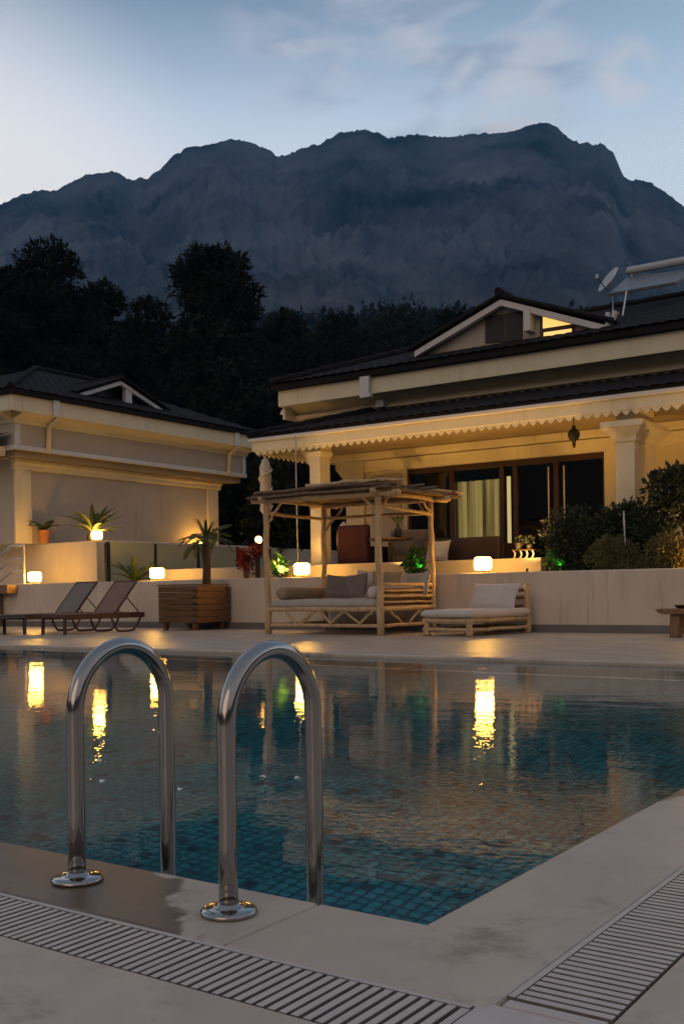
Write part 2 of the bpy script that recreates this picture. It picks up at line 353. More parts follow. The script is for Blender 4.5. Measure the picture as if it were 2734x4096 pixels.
back = ramp(sx.outputs[2], [(0, (.30, .25, .23)), (.25, (.42, .35, .31)), (.5, (.38, .34, .33)), (.75, (.27, .265, .28)), (1, (.20, .22, .27))])
fwd = Vector((FX, FY, 0))
sky = mixc(rng(dotv(fwd), -.35, .35), back, front)
gdir = ray(-450, 1250).normalized()
sky = mixc(rng(dotv(gdir), .945, 1.0, 0., .85), sky, (.93, .89, .87))
rdir = ray(3300, 500).normalized()
sky = mixc(rng(dotv(rdir), .90, 1.0, 0., .35), sky, (.33, .47, .60))
# clouds on a flat layer high above
pr = nd(nt, 'ShaderNodeCombineXYZ')
zz = math2('MAXIMUM', sx.outputs[2], .05)
L(math2('DIVIDE', sx.outputs[0], zz), pr.inputs[0]); L(math2('DIVIDE', sx.outputs[1], zz), pr.inputs[1])
mp = nd(nt, 'ShaderNodeMapping'); mp.inputs['Rotation'].default_value = (0, 0, radians(-62)); mp.inputs['Scale'].default_value = (1., 1.25, 1); L(pr.outputs[0], mp.inputs[0])
nz = nd(nt, 'ShaderNodeTexNoise', i_Scale=3.1, i_Detail=5., i_Roughness=.48, i_Distortion=.9); L(mp.outputs[0], nz.inputs[0])
nz2 = nd(nt, 'ShaderNodeTexNoise', i_Scale=4.2, i_Detail=5., i_Roughness=.52, i_Distortion=.8); L(mp.outputs[0], nz2.inputs[0])
def blob(x, y, a, b):
    return rng(dotv(ray(x, y).normalized()), a, b)
area = math2('MAXIMUM', math2('MAXIMUM', blob(1720, 330, .9930, .9992), blob(1350, 110, .994, .9995)), blob(2000, 160, .995, .9995))
veil = math2('MULTIPLY', area, rng(nz.outputs[0], .38, .62))
ctone = mixc(rng(nz2.outputs[0], .42, .60), (.50, .525, .60), (.29, .35, .45))
sky = mixc(math2('MULTIPLY', veil, .80), sky, ctone)
wisp = math2('MULTIPLY', math2('MAXIMUM', blob(2500, 290, .99945, .99995), blob(2065, 430, .9991, .9998)), rng(nz2.outputs[0], .38, .58))
sky = mixc(math2('MULTIPLY', wisp, .42), sky, (.70, .62, .60))
b1 = nd(nt, 'ShaderNodeBackground', i_Strength=1.22); L(sky, b1.inputs[0])
ns = nd(nt, 'ShaderNodeTexSky', sky_type='NISHITA'); ns.sun_disc = False; ns.sun_elevation = radians(1.5); ns.sun_rotation = YAW * -1 - .35
b2 = nd(nt, 'ShaderNodeBackground', i_Strength=.02); L(ns.outputs[0], b2.inputs[0])
ad = nd(nt, 'ShaderNodeAddShader'); L(b1.outputs[0], ad.inputs[0]); L(b2.outputs[0], ad.inputs[1]); L(ad.outputs[0], out.inputs[0])
sun = bpy.data.objects.new('sun', bpy.data.lights.new('sun', 'SUN')); col.objects.link(sun)
sun.data.energy = .55; sun.data.angle = radians(45); sun.data.color = (1, .66, .42)   # wide warm fill light added from behind the camera, tinted like afterglow
sd = Vector((.12, -1, .36)); sun.rotation_euler = sd.to_track_quat('Z', 'Y').to_euler()

# ------------------------------------------------------------------ ground, deck, pool
NY, RXE, FYE, RY2, PXR = 1.908, -1.12, 9.72, 3.43, 9.     # pool outline
IY, OY, IX, OX, GY = 1.576, 1.374, -.807, -.613, 9.6     # drain channel
DX0, DX1, DY0, DY1 = -30., 16., -14., 15.7
def slab(name, outline, mat, z0=-.13, z1=0, bevel=.008):
    mb = MB().prism(outline, 'z', z0, z1); o = mb.build(name, mat, bevel=bevel); return struct(o)
mb = MB(); xs = [DX0, -13.4, -11., -8.6, -6.2, -3.8, -1.395]; g = .0015
for a, b in zip(xs, xs[1:]): mb.prism([(a + g, IY), (b - g, IY), (b - g, NY), (a + g, NY)], 'z', -.13, 0)
mb.prism([(-1.395 + g, IY), (IX, IY), (IX, 4.2 - g), (RXE, 4.2 - g), (RXE, NY), (-1.395 + g, NY)], 'z', -.13, 0)
for a, b in ((4.2, 6.9), (6.9, FYE)): mb.prism([(RXE, a + g), (IX, a + g), (IX, b - g), (RXE, b - g)], 'z', -.13, 0)
mb.build('pool_coping', m_coping, bevel=.010)['kind'] = 'structure'
mb = MB(); mb.prism([(DX0, DY0), (DX1, DY0), (DX1, FYE - .001), (OX, FYE - .001), (OX, OY), (DX0, OY)], 'z', -.13, 0)
mb.build('deck', m_deck, bevel=.004)['kind'] = 'structure'
slab('far_deck', [(DX0, FYE), (DX1, FYE), (DX1, DY1), (DX0, DY1)], m_deck, bevel=.02)
PD = -1.35; X0 = -24.
mb = MB()
mb.add([(X0, NY, PD), (RXE, NY, PD), (RXE, FYE, PD), (X0, FYE, PD)], [(0, 1, 2, 3)], 0)
mb.add([(X0, NY-.01, PD), (RXE, NY-.01, PD), (RXE, NY-.01, -.1), (X0, NY-.01, -.1)], [(0, 1, 2, 3)], 2)
mb.add([(RXE+.01, NY, PD), (RXE+.01, FYE, PD), (RXE+.01, FYE, -.1), (RXE+.01, NY, -.1)], [(0, 1, 2, 3)], 1)
mb.add([(X0, FYE+.012, PD), (RXE, FYE+.012, PD), (RXE, FYE+.012, -.1), (X0, FYE+.012, -.1)], [(0, 1, 2, 3)], 2)
mb.add([(X0, NY, PD), (X0, FYE, PD), (X0, FYE, 0), (X0, NY, 0)], [(0, 1, 2, 3)], 1)
mb.build('pool_basin', [m_tf, m_tx, m_ty])['kind'] = 'structure'
mb = MB().add([(X0, NY, -.04), (RXE, NY, -.04), (RXE, FYE, -.04), (X0, FYE, -.04)], [(0, 1, 2, 3)])
mb.build('water', m_water)['kind'] = 'structure'
# ground out to the horizon (ring round the built area) and the raised terrace behind the wall
mb = MB(); a, b_, c, d = DX0, DX1, DY0, 40.; R_ = 1700
mb.add([(-R_, -R_, -.15), (R_, -R_, -.15), (R_, R_, -.15), (-R_, R_, -.15), (a, c, -.15), (b_, c, -.15), (b_, d, -.15), (a, d, -.15)], [(0, 1, 5, 4), (1, 2, 6, 5), (2, 3, 7, 6), (3, 0, 4, 7)])
mb.build('ground', m_soil)['kind'] = 'structure'
mb = MB().box(-17.95, 14, 15.97, 40, .2, .93); mb.build('terrace', m_soil)['kind'] = 'structure'
mb = MB().box(-16.0, 14, 16.75, 26, .5, .985); mb.build('porch_floor', m_deck)['kind'] = 'structure'

# drain grates: real slats over a dark channel
def grate(label, along, s0, s1, c0, c1, blank=None):
    t = thing('drain_grate', label, 'drain grate', ((s0, c0, 0) if along == 'x' else (c0, s0, 0)), group='slatted overflow grates around the pool')
    mb = MB(); p = s0
    def bx(a0, a1, b0, b1, z0, z1):
        n = len(mb.f)
        if along == 'x': mb.box(a0, a1, b0, b1, z0, z1)
        else: mb.box(b0, b1, a0, a1, z0, z1)
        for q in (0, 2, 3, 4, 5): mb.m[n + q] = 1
    e0, e1 = (.005, .016) if along == 'x' else (.016, .006)
    while p < s1:
        bx(p, p + (.0178 if along == 'x' else .019), c0 + e0, c1 - e1, -.030, -.002 + random.uniform(-.0006, .0004)); p += .025
    mb.build('slat_panel', [m_slat, m_slotshade], t, bevel=.0012, seg=1)
    mb = MB(); bx(s0, s1, c0, c1, -.125, -.11); mb.build('channel', m_chan, t)
    mb = MB(); bx(s0, s1, c0 + .0005, c0 + .002, -.10, -.012) if along == 'x' else bx(s0, s1, c1 - .002, c1 - .0005, -.10, -.012)
    bx(s0, s1, c1 - .0155, c1 - .0005, -.10, -.0015) if along == 'x' else bx(s0, s1, c0 + .0005, c0 + .0155, -.10, -.0015); mb.build('frame', [m_slat, m_slotshade], t, bevel=.001, seg=1)
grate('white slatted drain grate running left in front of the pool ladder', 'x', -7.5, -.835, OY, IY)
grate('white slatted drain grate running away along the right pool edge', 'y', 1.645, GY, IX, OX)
t = thing('drain_corner', 'plain white corner plate joining the two drain grates', 'drain cover', (-.72, 1.48, 0))
mb = MB().box(-.832, OX - .002, OY + .002, 1.602, -.03, -.0025); mb.build('plate', m_slat, t, bevel=.003)
mb = MB().box(-.80, OX - .01, 1.61, 1.64, -.03, -.004); mb.build('slat', m_slat, t, bevel=.003)
mb = MB().box(-.832, OX, OY, 1.645, -.125, -.11); mb.build('channel', m_chan, t)

# ------------------------------------------------------------------ ladder
t = thing('pool_ladder', 'polished steel pool ladder with two arched handrails at the near edge', 'pool ladder', (-1.76, 1.735, 0))
for k, (X, yb) in enumerate(((-2.004, 2.052), (-1.517, 2.056))):
    y0 = 1.737; r = (yb - y0) / 2; yc = (yb + y0) / 2; zt = .568 - r
    pts = [(X, y0, -.02), (X, y0, .15), (X, y0, .3), (X, y0, zt)]
    pts += [(X, yc - r*cos(a), zt + r*sin(a)) for a in [pi*i/20 for i in range(1, 20)]]
    pts += [(X, yb, zt), (X, yb, .2), (X, yb, -.1), (X, yb, -.5), (X, yb, -.95)]
    rail = MB().tube(pts, .0212, 24).build('rail', m_chrome, t, smooth=True)
    prof = [(.062, .0), (.0635, .004), (.062, .009), (.056, .0125), (.040, .0145), (.027, .0155), (.0255, .022), (.0215, .0235)]
    MB().lathe(prof, (X, y0, .001), 32).build('flange', m_chrome, rail, smooth=True)
for z in (-.30, -.58, -.86):
    MB().box(-1.99, -1.53, 2.025, 2.095, z - .012, z + .012).build('tread', m_chrome, t, bevel=.006)

# bits of petal and foam drifting on the water
for k, (x, y, lb) in enumerate(((398, 3040, 'white petal on the water between the left handrail posts, farther one'), (410, 3122, 'white petal on the water between the left handrail posts, nearer one'), (722, 3155, 'white petal on the water midway between the two handrails'), (1190, 3110, 'white petal on the water beside the right handrail'), (1050, 3105, 'thin white petal on the water inside the right handrail arch'))):
    p = at(x, y, z=-.036); s = .011
    vs = [(p.x + s*1.3*cos(a)*random.uniform(.8, 1.1), p.y + s*sin(a)*random.uniform(.8, 1.2), p.z + .003*sin(2*a+k)) for a in [2*pi*i/9 for i in range(9)]]
    mb = MB().add(vs + [(q[0], q[1], q[2] - .002) for q in vs], [tuple(range(9)), tuple(range(17, 8, -1))] + [(i, (i+1) % 9, (i+1) % 9 + 9, i+9) for i in range(9)])
    tag(mb.build('petal', M('petal', (.8, .79, .76), .6, .05)) , lb, 'petal', 'petals drifting on the pool')

# ------------------------------------------------------------------ garden walls
WY = 15.6
t = thing('garden_wall', 'long low pale plaster wall behind the pool deck carrying the lanterns', 'wall', (-8, WY, 0))
MB().box(-20.3, 12, WY, 15.95, -.02, .975).build('wall', m_plaster, t, bevel=.02)
MB().box(-20.3, 12, WY - .014, WY + .002, -.02, .125).build('skirting', m_skirt, t, bevel=.004)
t = thing('parapet', 'second low pale parapet behind the lanterns on the porch edge', 'wall', (-9, 16.55, .9))
MB().box(-16.4, -7.35, 16.5, 16.7, .9, 1.225).build('wall', m_taupe, t, bevel=.015)
t = thing('terrace_wall', 'tall plaster terrace block lit orange by the lantern in front of it', 'wall', (-19, 16.4, 0))
MB().box(-26, -18.5, 16.75, 27, .0, 1.955).build('wall', m_plaster, t, bevel=.02)
MB().box(-20.3, -17.96, 15.96, 16.74, .2, .93).build('bed', m_soil, t)
# stairs with railing at the far left
t = thing('stair', 'pale stone steps going down behind the leftmost lantern', 'steps', (-21, 15.8, 0))
for k in range(5): MB().box(-20.9 - .3*k, -20.305 - .3*k, 15.62, 16.7, -.02, .93 - .17*k).build('step', m_plaster, t, bevel=.01)
t = thing('stair_railing', 'shiny steel stair railing with sloping bars at the left edge', 'railing', (-19.85, 15.72, .97))
Yr = 15.72; xp = at(96, 2250, Y=Yr).x
MB().box(xp - .03, xp + .03, Yr - .02, Yr + .02,   .97, 1.86).build('post', m_brushed, t, bevel=.006)
for z, nm in ((1.86, 'handrail'), (1.55, 'bar'), (1.27, 'bar')):
    r = .036 if nm == 'handrail' else .024
    MB().tube([(xp, Yr, z), (xp - .42, Yr, z), (xp - .50, Yr, z - .03), (xp - 1.6, Yr, z - .63)], r, 10).build(nm, m_brushed, t, smooth=True)
t = thing('wall_bench', 'small dark timber ledge fixed to the wall at the left edge', 'ledge', (-20.2, 15.4, .6))
p0 = at(0, 2340, Y=15.35); p1 = at(36, 2378, Y=15.35)
MB().box(p0.x - .5, p1.x, 15.3, 15.58, p1.z + .02, p0.z).build('top', m_woodd, t, bevel=.01)
MB().box(p0.x - .3, p0.x - .2, 15.35, 15.585, 0, p1.z + .02).build('leg', m_woodd, t, bevel=.01)
# glass balustrade receding along the terrace edge
t = thing('glass_balustrade', 'greenish glass balustrade with dark posts behind the palm', 'balustrade', (-17.9, 16.3, .93))
ys = [16.55, 18.05, 19.55, 21.05, 22.4]
for k in range(4): MB().box(-17.93, -17.915, ys[k] + .05, ys[k+1] - .05, 1.0, 1.88).build('glass_panel', m_bal, t)
for k, y in enumerate(ys): MB().box(-17.95, -17.89, y - .03, y + .03, .93, 1.9).build('post', m_black, t, bevel=.006)
MB().box(-17.95, -17.89, 16.5, 22.45, 1.905, 1.935).build('top_rail', m_white, t, bevel=.006)
p = at(430, 2250, Y=16.2)
t = thing('rail_post', 'single dark upright post beside the orange lit terrace block', 'post', (p.x, 16.2, .93))
MB().box(p.x - .05, p.x + .05, 16.15, 16.25, .92, 1.84).build('post', m_black, t, bevel=.015)
MB().box(p.x - .1, p.x + .1, 16.1, 16.3, .925, .945).build('base_plate', m_black, t)

# ------------------------------------------------------------------ lanterns
def lantern(loc, label, w=.235, h=.215):
    t = thing('lantern', label, 'lantern', loc, random.uniform(-.08, .08), group='square glowing lanterns set on the walls')
    x = w / 2
    MB().box(-x, x, -x, x, .045, .045 + h).build('shade', m_lamp, t, bevel=.045, seg=4, local=True)
    MB().box(-x*.8, x*.8, -x*.8, x*.8, 0, .043).build('base', m_lampbase, t, bevel=.008, local=True)
    return t
for x, lb in ((140, 'glowing cube lantern at the left end of the wall beside the steel railing'), (628, 'glowing cube lantern on the wall left of the palm'), (1207, 'glowing cube lantern on the wall inside the canopy bed frame'), (1930, 'glowing cube lantern on the wall above the low daybed with the pillow')):
    p = at(x, 2290, Y=15.77); lantern((p.x, 15.77, .977), lb)
lantern((-4.29, 15.77, .977), 'glowing cube lantern farther right along the wall, outside the picture')
lantern((-.55, 15.77, .977), 'glowing cube lantern at the far right of the wall, outside the picture')
p = at(388, 2160, Y=16.95); lantern((p.x, 16.95, 1.957), 'glowing cube lantern on top of the tall terrace block under the cycad', .20, .19)
lantern((-20.15, 22.2, 1.957), 'lantern half hidden behind the palm at the corner of the left villa', .18, .17)
p = at(1034, 2160, Y=18.)
t = thing('globe_lamp', 'small round glowing lamp on a thin stake behind the bed post', 'lamp', (p.x, p.y, .93))
MB().lathe([(.005, -.075), (.045, -.06), (.07, -.02), (.075, .02), (.06, .055), (.03, .075), (.004, .08)], p, 16).build('globe', m_bulb, t, smooth=True)
MB().tube([(p.x, p.y, .93), (p.x, p.y, p.z - .07)], .012, 8).build('stake', m_black, t)

def spotlight(loc, target, label, energy, colr=(1, .53, .14), ang=105, group='small garden spotlights in the planting bed'):
    t = thing('garden_spotlight', label, 'spotlight', loc, group=group)
    d = (Vector(target) - Vector(loc)).normalized(); q = Vector(loc) + Vector((0, 0, .07))
    MB().tube([q - d*.03, q + d*.035], .022, 12).build('head', m_black, t, smooth=False)
    MB().tube([Vector(loc), q], .006, 6).build('spike', m_black, t)
    MB().tube([q + d*.036, q + d*.038], .019, 12).build('lens', glow('spot lens', colr, 3), t)
    li = bpy.data.objects.new('bulb', bpy.data.lights.new('bulb', 'SPOT')); col.objects.link(li); li.parent = t
    li.data.energy = energy; li.data.color = colr; li.data.spot_size = radians(ang); li.data.spot_blend = .8; li.data.shadow_soft_size = .03
    li.location = q + d*.05 - Vector(loc); li.rotation_euler = (-d).to_track_quat('Z', 'Y').to_euler()
    return t

# ------------------------------------------------------------------ tiled roofs
def tiled(mb, eL, eR, tR, tL, pitch=.24, amp=.022, row=.36):
    """corrugated tile plane between an eave line and a (shorter) top line; ribs run straight up the slope"""
    eL, eR, tR, tL = map(Vector, (eL, eR, tR, tL))
    ex = (eR - eL); W = ex.length; ex.normalize()
    up = (tL - eL) - ex * (tL - eL).dot(ex); H = up.length; up.normalize(); nrm = ex.cross(up).normalized()
    if nrm.z < 0: nrm = -nrm
    a0 = (tL - eL).dot(ex); a1 = (tR - eL).dot(ex)
    nu = max(6, int(W / pitch * 4)); nv = max(2, int(H / row) * 2)
    vs = []; rows = []
    for j in range(nv + 1):
        v = j / nv; step = .022 if j % 2 == 0 else 0
        lo = a0 * v; hi = W + (a1 - W) * v
        for i in range(nu + 1):
            u = min(max(W * i / nu, lo), hi)
            hgt = amp * abs(sin(pi * u / pitch)) + step
            vs.append(eL + ex*u + up*(H*v) + nrm*hgt)
    n = nu + 1
    mb.add(vs, [(j*n+i, j*n+i+1, (j+1)*n+i+1, (j+1)*n+i) for j in range(nv) for i in range(nu)])
def ridge_tiles(mb, a, b, r=.09):
    a, b = Vector(a), Vector(b); L_ = (b - a).length; k = max(2, int(L_ / .4)); pts = []; rs = []
    for i in range(k):
        pts += [a.lerp(b, i/k), a.lerp(b, (i+.97)/k)]; rs += [r*1.12, r*.92]
    mb.tube(pts, rs, 8)

# ------------------------------------------------------------------ main villa
V = thing('villa', 'large pale villa with a deep porch, scalloped eave and lit gable window', 'villa', (-9, 19.4, .98))
HX0, HX1 = -13.25, 4.
DL, DR, DT = -11.73, -7.32, 3.31
mb = MB()
mb.box(-12.78, DL, 19.4, 19.65, .98, 3.57); mb.box(DR, HX1, 19.4, 19.65, .98, 3.57); mb.box(DL, DR, 19.4, 19.65, DT, 3.57)
mb.box(HX0, -12.78, 19.3, 19.7, .98, 3.57)
mb.box(HX0, HX0 + .2, 19.7, 27, .98, 3.57)
mb.build('wall', m_villa, V, bevel=.01)
mb = MB(); mb.prism([(HX0 - .28, 3.57), (HX0 - .28, 3.42), (HX0 - .08, 3.2), (HX0 + .02, 3.05), (HX0 + .02, 3.57)], 'y', 19.31, 19.69); mb.build('bracket', m_villa, V, bevel=.01)
MB().box(HX0 - .5, HX1, 19.22, 19.6, 3.575, 3.735).build('beam', m_villa, V, bevel=.02)
MB().box(HX0, HX1, 19.33, 19.402, 3.315, 3.56).build('lintel_band', m_trim, V, bevel=.015)
MB().box(-12.62, DL - .12, 19.36, 19.402, 1.2, 3.22).build('wall_panel', m_taupe, V, bevel=.015)
# porch: soffit, fascia, scallops, roof
PF, PZ0, PZ1 = 16.8, 3.60, 3.85
PL = at(1010, 1765, Y=PF).x
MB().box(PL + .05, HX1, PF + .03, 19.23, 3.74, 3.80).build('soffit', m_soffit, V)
MB().box(PL, HX1, PF - .03, PF + .03, PZ0, PZ1).build('fascia', m_trim, V, bevel=.012)
MB().box(PL - .001, PL + .058, PF + .032, 19.5, PZ0, PZ1).build('fascia', m_trim, V, bevel=.012)
MB().box(PL - .06, HX1, PF - .09, PF - .032, PZ1 - .06, PZ1 + .02).build('gutter', m_white, V, bevel=.02)
mb = MB(); x = PL + .06; pw = .165
while x < HX1:
    mb.prism([(x + .008, PZ0 + .02), (x + .008, PZ0 - .015), (x + pw*.3, PZ0 - .06), (x + pw*.5, PZ0 - .085), (x + pw*.7, PZ0 - .06), (x + pw - .008, PZ0 - .015), (x + pw - .008, PZ0 + .02)], 'y', PF - .012, PF + .012); x += pw
mb.build('scallop_trim', m_trim, V)
mb = MB(); y = PF + .1
while y < 19.3:
    mb.prism([(y + .008, PZ0 + .02), (y + .008, PZ0 - .015), (y + pw*.3, PZ0 - .06), (y + pw*.5, PZ0 - .085), (y + pw*.7, PZ0 - .06), (y + pw - .008, PZ0 - .015), (y + pw - .008, PZ0 + .02)], 'x', PL + .015, PL + .04); y += pw
mb.build('scallop_trim', m_trim, V)
mb = MB()
tiled(mb, (PL - .1, PF - .12, 3.90), (HX1, PF - .12, 3.90), (HX1, 19.25, 4.60), (PL + 1.5, 19.25, 4.60))
tiled(mb, (PL - .1, 22.5, 3.90), (PL - .1, PF - .12, 3.90), (PL + 1.5, 19.25, 4.60), (PL + 1.5, 22.5, 4.60))
ridge_tiles(mb, (PL - .05, PF - .08, 3.95), (PL + 1.5, 19.25, 4.66), .07)
mb.box(PL - .06, HX1, PF - .08, PF + .1, 3.855, 3.925)
mb.build('porch_roof', m_tile, V)
# porch columns
def column(x0, x1, y0, y1, cap=.16, top=3.60, label=None):
    mb = MB(); mb.box(x0, x1, y0, y1, .985, top - .33)
    prof = [(0, -.34), (.03, -.33), (.035, -.29), (.05, -.25), (cap*.6, -.19), (cap, -.11), (cap + .02, -.10), (cap + .02, .0)]
    rings = []
    for e, z in prof: rings.append([(x0 - e, y0 - e, top + z), (x1 + e, y0 - e, top + z), (x1 + e, y1 + e, top + z), (x0 - e, y1 + e, top + z)])
    vs = [p for r in rings for p in r]; n = len(rings)
    mb.add(vs, [(4*i+j, 4*i+(j+1) % 4, 4*i+4+(j+1) % 4, 4*i+4+j) for i in range(n-1) for j in range(4)] + [(3, 2, 1, 0), (4*n-4, 4*n-3, 4*n-2, 4*n-1)])
    return mb.build('column', m_villa, V, bevel=.008)
pc = at(2460, 1900, Y=16.95).x; pd = at(2537, 1900, Y=16.95).x
column(pc, pd, 16.95, 18.0, .17, 3.44); MB().box(pc + .0, pd, 17.0, 17.95, 3.445, 3.735).build('pier_head', m_villa, V)
ca = at(1238, 1900, Y=16.95).x; cb = at(1279, 1900, Y=16.95).x
column(ca, cb, 16.95, 17.3, .03, 3.74)
mb = MB(); mb.prism([(ca - .32, 3.735), (ca - .32, 3.62), (ca - .16, 3.42), (ca - .03, 3.2), (ca + .005, 3.05), (ca + .005, 3.735)], 'y', 17.0, 17.25); mb.build('bracket', m_villa, V, bevel=.01)
pp = at(1183, 1850, Y=16.72)
MB().tube([(pp.x, 16.72, 3.88), (pp.x, 16.72, 2.8), (pp.x + .02, 16.72,   .95)], .012, 8).build('downpipe', m_tank, V, smooth=True)
# door wall: frames, glass, curtain
mb = MB()
fx = [DL, at(1808, 2000, Y=19.5).x, at(2008, 2000, Y=19.5).x, at(2062, 2000, Y=19.5).x, at(2225, 2000, Y=19.5).x, DR]
mb.box(DL, DR, 19.45, 19.6, DT - .11, DT); mb.box(DL, DR, 19.45, 19.6, .99, 1.05)
for x in fx: mb.box(max(DL, x - .05), min(DR, x + .05), 19.46, 19.59, 1.05, DT - .11)
dr = mb.build('door_frame', m_brown, V, bevel=.006)
for i in range(5): MB().box(fx[i] + .052, fx[i+1] - .052, 19.52, 19.53, 1.052, DT - .112).build('pane', m_glass, dr)
mb = MB()
for x in (2195, 2257): q = at(x, 2000, Y=19.47).x; mb.box(q - .012, q + .012, 19.435, 19.455, 1.05, DT - .2)
mb.build('track', m_trim, dr)
c0, c1 = at(1826, 2000, Y=19.9).x, at(2000, 2000, Y=19.9).x
mb = MB(); n = 90; vs = []
for z in (1.05, 3.0):
    for i in range(n + 1):
        u = i / n; x = c0 + (c1 - c0) * u; vs.append((x, 19.9 + .05*sin(u*70) + .025*sin(u*31+1), z))
mb.add(vs, [(i, i+1, n+2+i, n+1+i) for i in range(n)])
def curtainmat():
    m = M('curtain cloth', (.45, .42, .26), .9, .1); nt = m.node_tree; b = nt.nodes['Principled BSDF']; L = nt.links.new
    tc = nd(nt, 'ShaderNodeTexCoord'); mp = nd(nt, 'ShaderNodeMapping'); mp.inputs['Scale'].default_value = (7, .3, .12); L(tc.outputs['Object'], mp.inputs[0])
    n = nd(nt, 'ShaderNodeTexNoise', i_Scale=1.6, i_Detail=3.); L(mp.outputs[0], n.inputs[0])
    r = nd(nt, 'ShaderNodeMapRange'); r.inputs[1].default_value = .36; r.inputs[2].default_value = .64; r.inputs[3].default_value = .03; r.inputs[4].default_value = .42; L(n.outputs[0], r.inputs[0])
    b.inputs['Emission Color'].default_value = (1, .74, .28, 1); L(r.outputs[0], b.inputs['Emission Strength']); return m
tag(mb.build('curtain', curtainmat(), V, smooth=True), 'sheer curtain lit yellow from the room behind')
s0, s1 = at(2027, 2000, Y=19.75).x, at(2041, 2000, Y=19.75).x
tag(MB().box(s0, s1, 19.74, 19.76, 1.3, 3.02).build('door_gap', m_slit, V), 'narrow bright strip of lit room between the doors')
mb = MB()
mb.add([(DL-.5, 23, .99), (DR+.5, 23, .99), (DR+.5, 23, 3.5), (DL-.5, 23, 3.5), (DL-.5, 19.66, .99), (DR+.5, 19.66, .99), (DR+.5, 19.66, 3.5), (DL-.5, 19.66, 3.5)], [(0, 1, 2, 3), (0, 4, 7, 3), (1, 5, 6, 2), (3, 2, 6, 7), (0, 1, 5, 4)])
mb.build('room', m_dark, V)
# upper storey: frieze, cornice, fascia, hipped roof
UL = at(1112, 1600, Y=18.6).x; FL = at(1187, 1660, Y=19.2).x
MB().box(FL, HX1, 19.2, 27, 3.85, 4.95).build('frieze', m_villa, V, bevel=.01)
mb = MB(); mb.prism([(19.21, 4.62), (19.12, 4.64), (19.10, 4.70), (19.21, 4.72)], 'x', FL - .01, HX1); mb.build('moulding', m_trim, V)
mb = MB()
mb.prism([(19.205, 4.76), (18.98, 4.86), (18.72, 4.90), (18.72, 4.96), (19.205, 4.96)], 'x', FL - .04, HX1)
mb.prism([(FL + .01, 4.58), (FL - .06, 4.6), (FL - .04, 4.68), (FL - .14, 4.73), (UL + .06, 4.90), (UL + .06, 4.96), (FL + .01, 4.96)], 'y', 18.74, 27); mb.build('cornice', m_trim, V)
MB().box(UL, HX1, 18.6, 18.72, 4.86, 5.215).build('fascia', m_trim, V, bevel=.01)
MB().box(UL, UL + .12, 18.722, 27, 4.86, 5.215).build('fascia', m_trim, V, bevel=.01)
mb = MB(); S_ = .355; RZ = 5.33 + S_ * 4.9; RYY = 18.42 + 4.9
tiled(mb, (UL - .15, 18.42, 5.33), (HX1, 18.42, 5.33), (HX1, RYY, RZ), (UL - .15 + 4.9, RYY, RZ))
tiled(mb, (UL - .15, 28.2, 5.33), (UL - .15, 18.42, 5.33), (UL - .15 + 4.9, RYY, RZ), (UL - .15 + 4.9, RYY + .01, RZ))
mb.add([(HX1, 28.2, 5.3), (UL - .15, 28.2, 5.3), (UL + 4.75, RYY, RZ), (HX1, RYY, RZ)], [(0, 1, 2, 3)])
ridge_tiles(mb, (UL - .1, 18.47, 5.40), (UL + 4.75, RYY, RZ + .06), .085); ridge_tiles(mb, (UL + 4.75, RYY, RZ + .05), (HX1, RYY, RZ + .05), .085)
mb.box(UL - .1, HX1, 18.47, 18.6, 5.22, 5.335); mb.box(UL - .1, UL + .1, 18.602, 28.2, 5.22, 5.335)
mb.build('roof', m_tile, V)
hp = at(1465, 1560, Y=18.55)
mb = MB(); mb.prism([(hp.x - .13, 5.26), (hp.x + .13, 5.26), (hp.x + .11, 5.17), (hp.x + .10, 4.86), (hp.x + .15, 4.83), (hp.x + .13, 4.77), (hp.x - .13, 4.77), (hp.x - .13, 5.17)], 'y', 18.47, 18.597)
mb.build('rain_hopper', m_white, V, bevel=.012)
MB().box(hp.x - .02, hp.x + .18, 18.9, 19.195, 4.62, 4.78).build('spout', m_white, V, bevel=.02)
# gable dormer
GY_ = 19.1
gl, ga, gr = at(1655, 1405, Y=GY_), at(2000, 1196, Y=GY_), at(2420, 1300, Y=GY_)
DY_ = Vector((.0, .24, 0))
dm = MB().add([gl + DY_ + Vector((.2, 0, -.02)), ga + DY_ + Vector((0, 0, -.1)), gr + DY_ + Vector((-.15, 0, 0)), gr + DY_ + Vector((-.1, 0, -.3)), gl + DY_ + Vector((.2, 0, -.3))], [(0, 1, 2, 3, 4)])
dorm = dm.build('dormer', m_taupe, V)
def board(mb, a, b, w=.13, d=.14):
    a, b = Vector(a), Vector(b); dz = Vector((0, 0, -w)); dy = Vector((0, d, 0))
    mb.add([a, b, b + dz, a + dz, a + dy, b + dy, b + dz + dy, a + dz + dy], [(0, 1, 2, 3), (4, 7, 6, 5), (0, 4, 5, 1), (3, 2, 6, 7), (0, 3, 7, 4), (1, 5, 6, 2)])
mb = MB(); board(mb, gl, ga); board(mb, ga, gr); mb.build('barge_board', m_white, dorm, bevel=.01)
mb = MB(); apex = ga + Vector((0, -.06, .07)); bk = Vector((0, 3.4, 0))
ll, rr = gl + Vector((-.12, -.06, -.0)), gr + Vector((.15, -.06, .03))
tiled(mb, ll + Vector((0, 0, .03)), ll + bk + Vector((0, 0, .03)), apex + bk, apex, .24, .03); tiled(mb, rr + bk, rr, apex, apex + bk, .24, .03)
mb.tube([ll + Vector((0, .03, .05)), apex + Vector((0, .03, 0)), rr + Vector((0, .03, .03))], .05, 8); ridge_tiles(mb, apex + Vector((0, -.05, .06)), apex + bk, .08)
mb.build('dormer_roof', m_tile, dorm)
def poly(pts, Y): return [at(x, y, Y=Y) for x, y in pts]
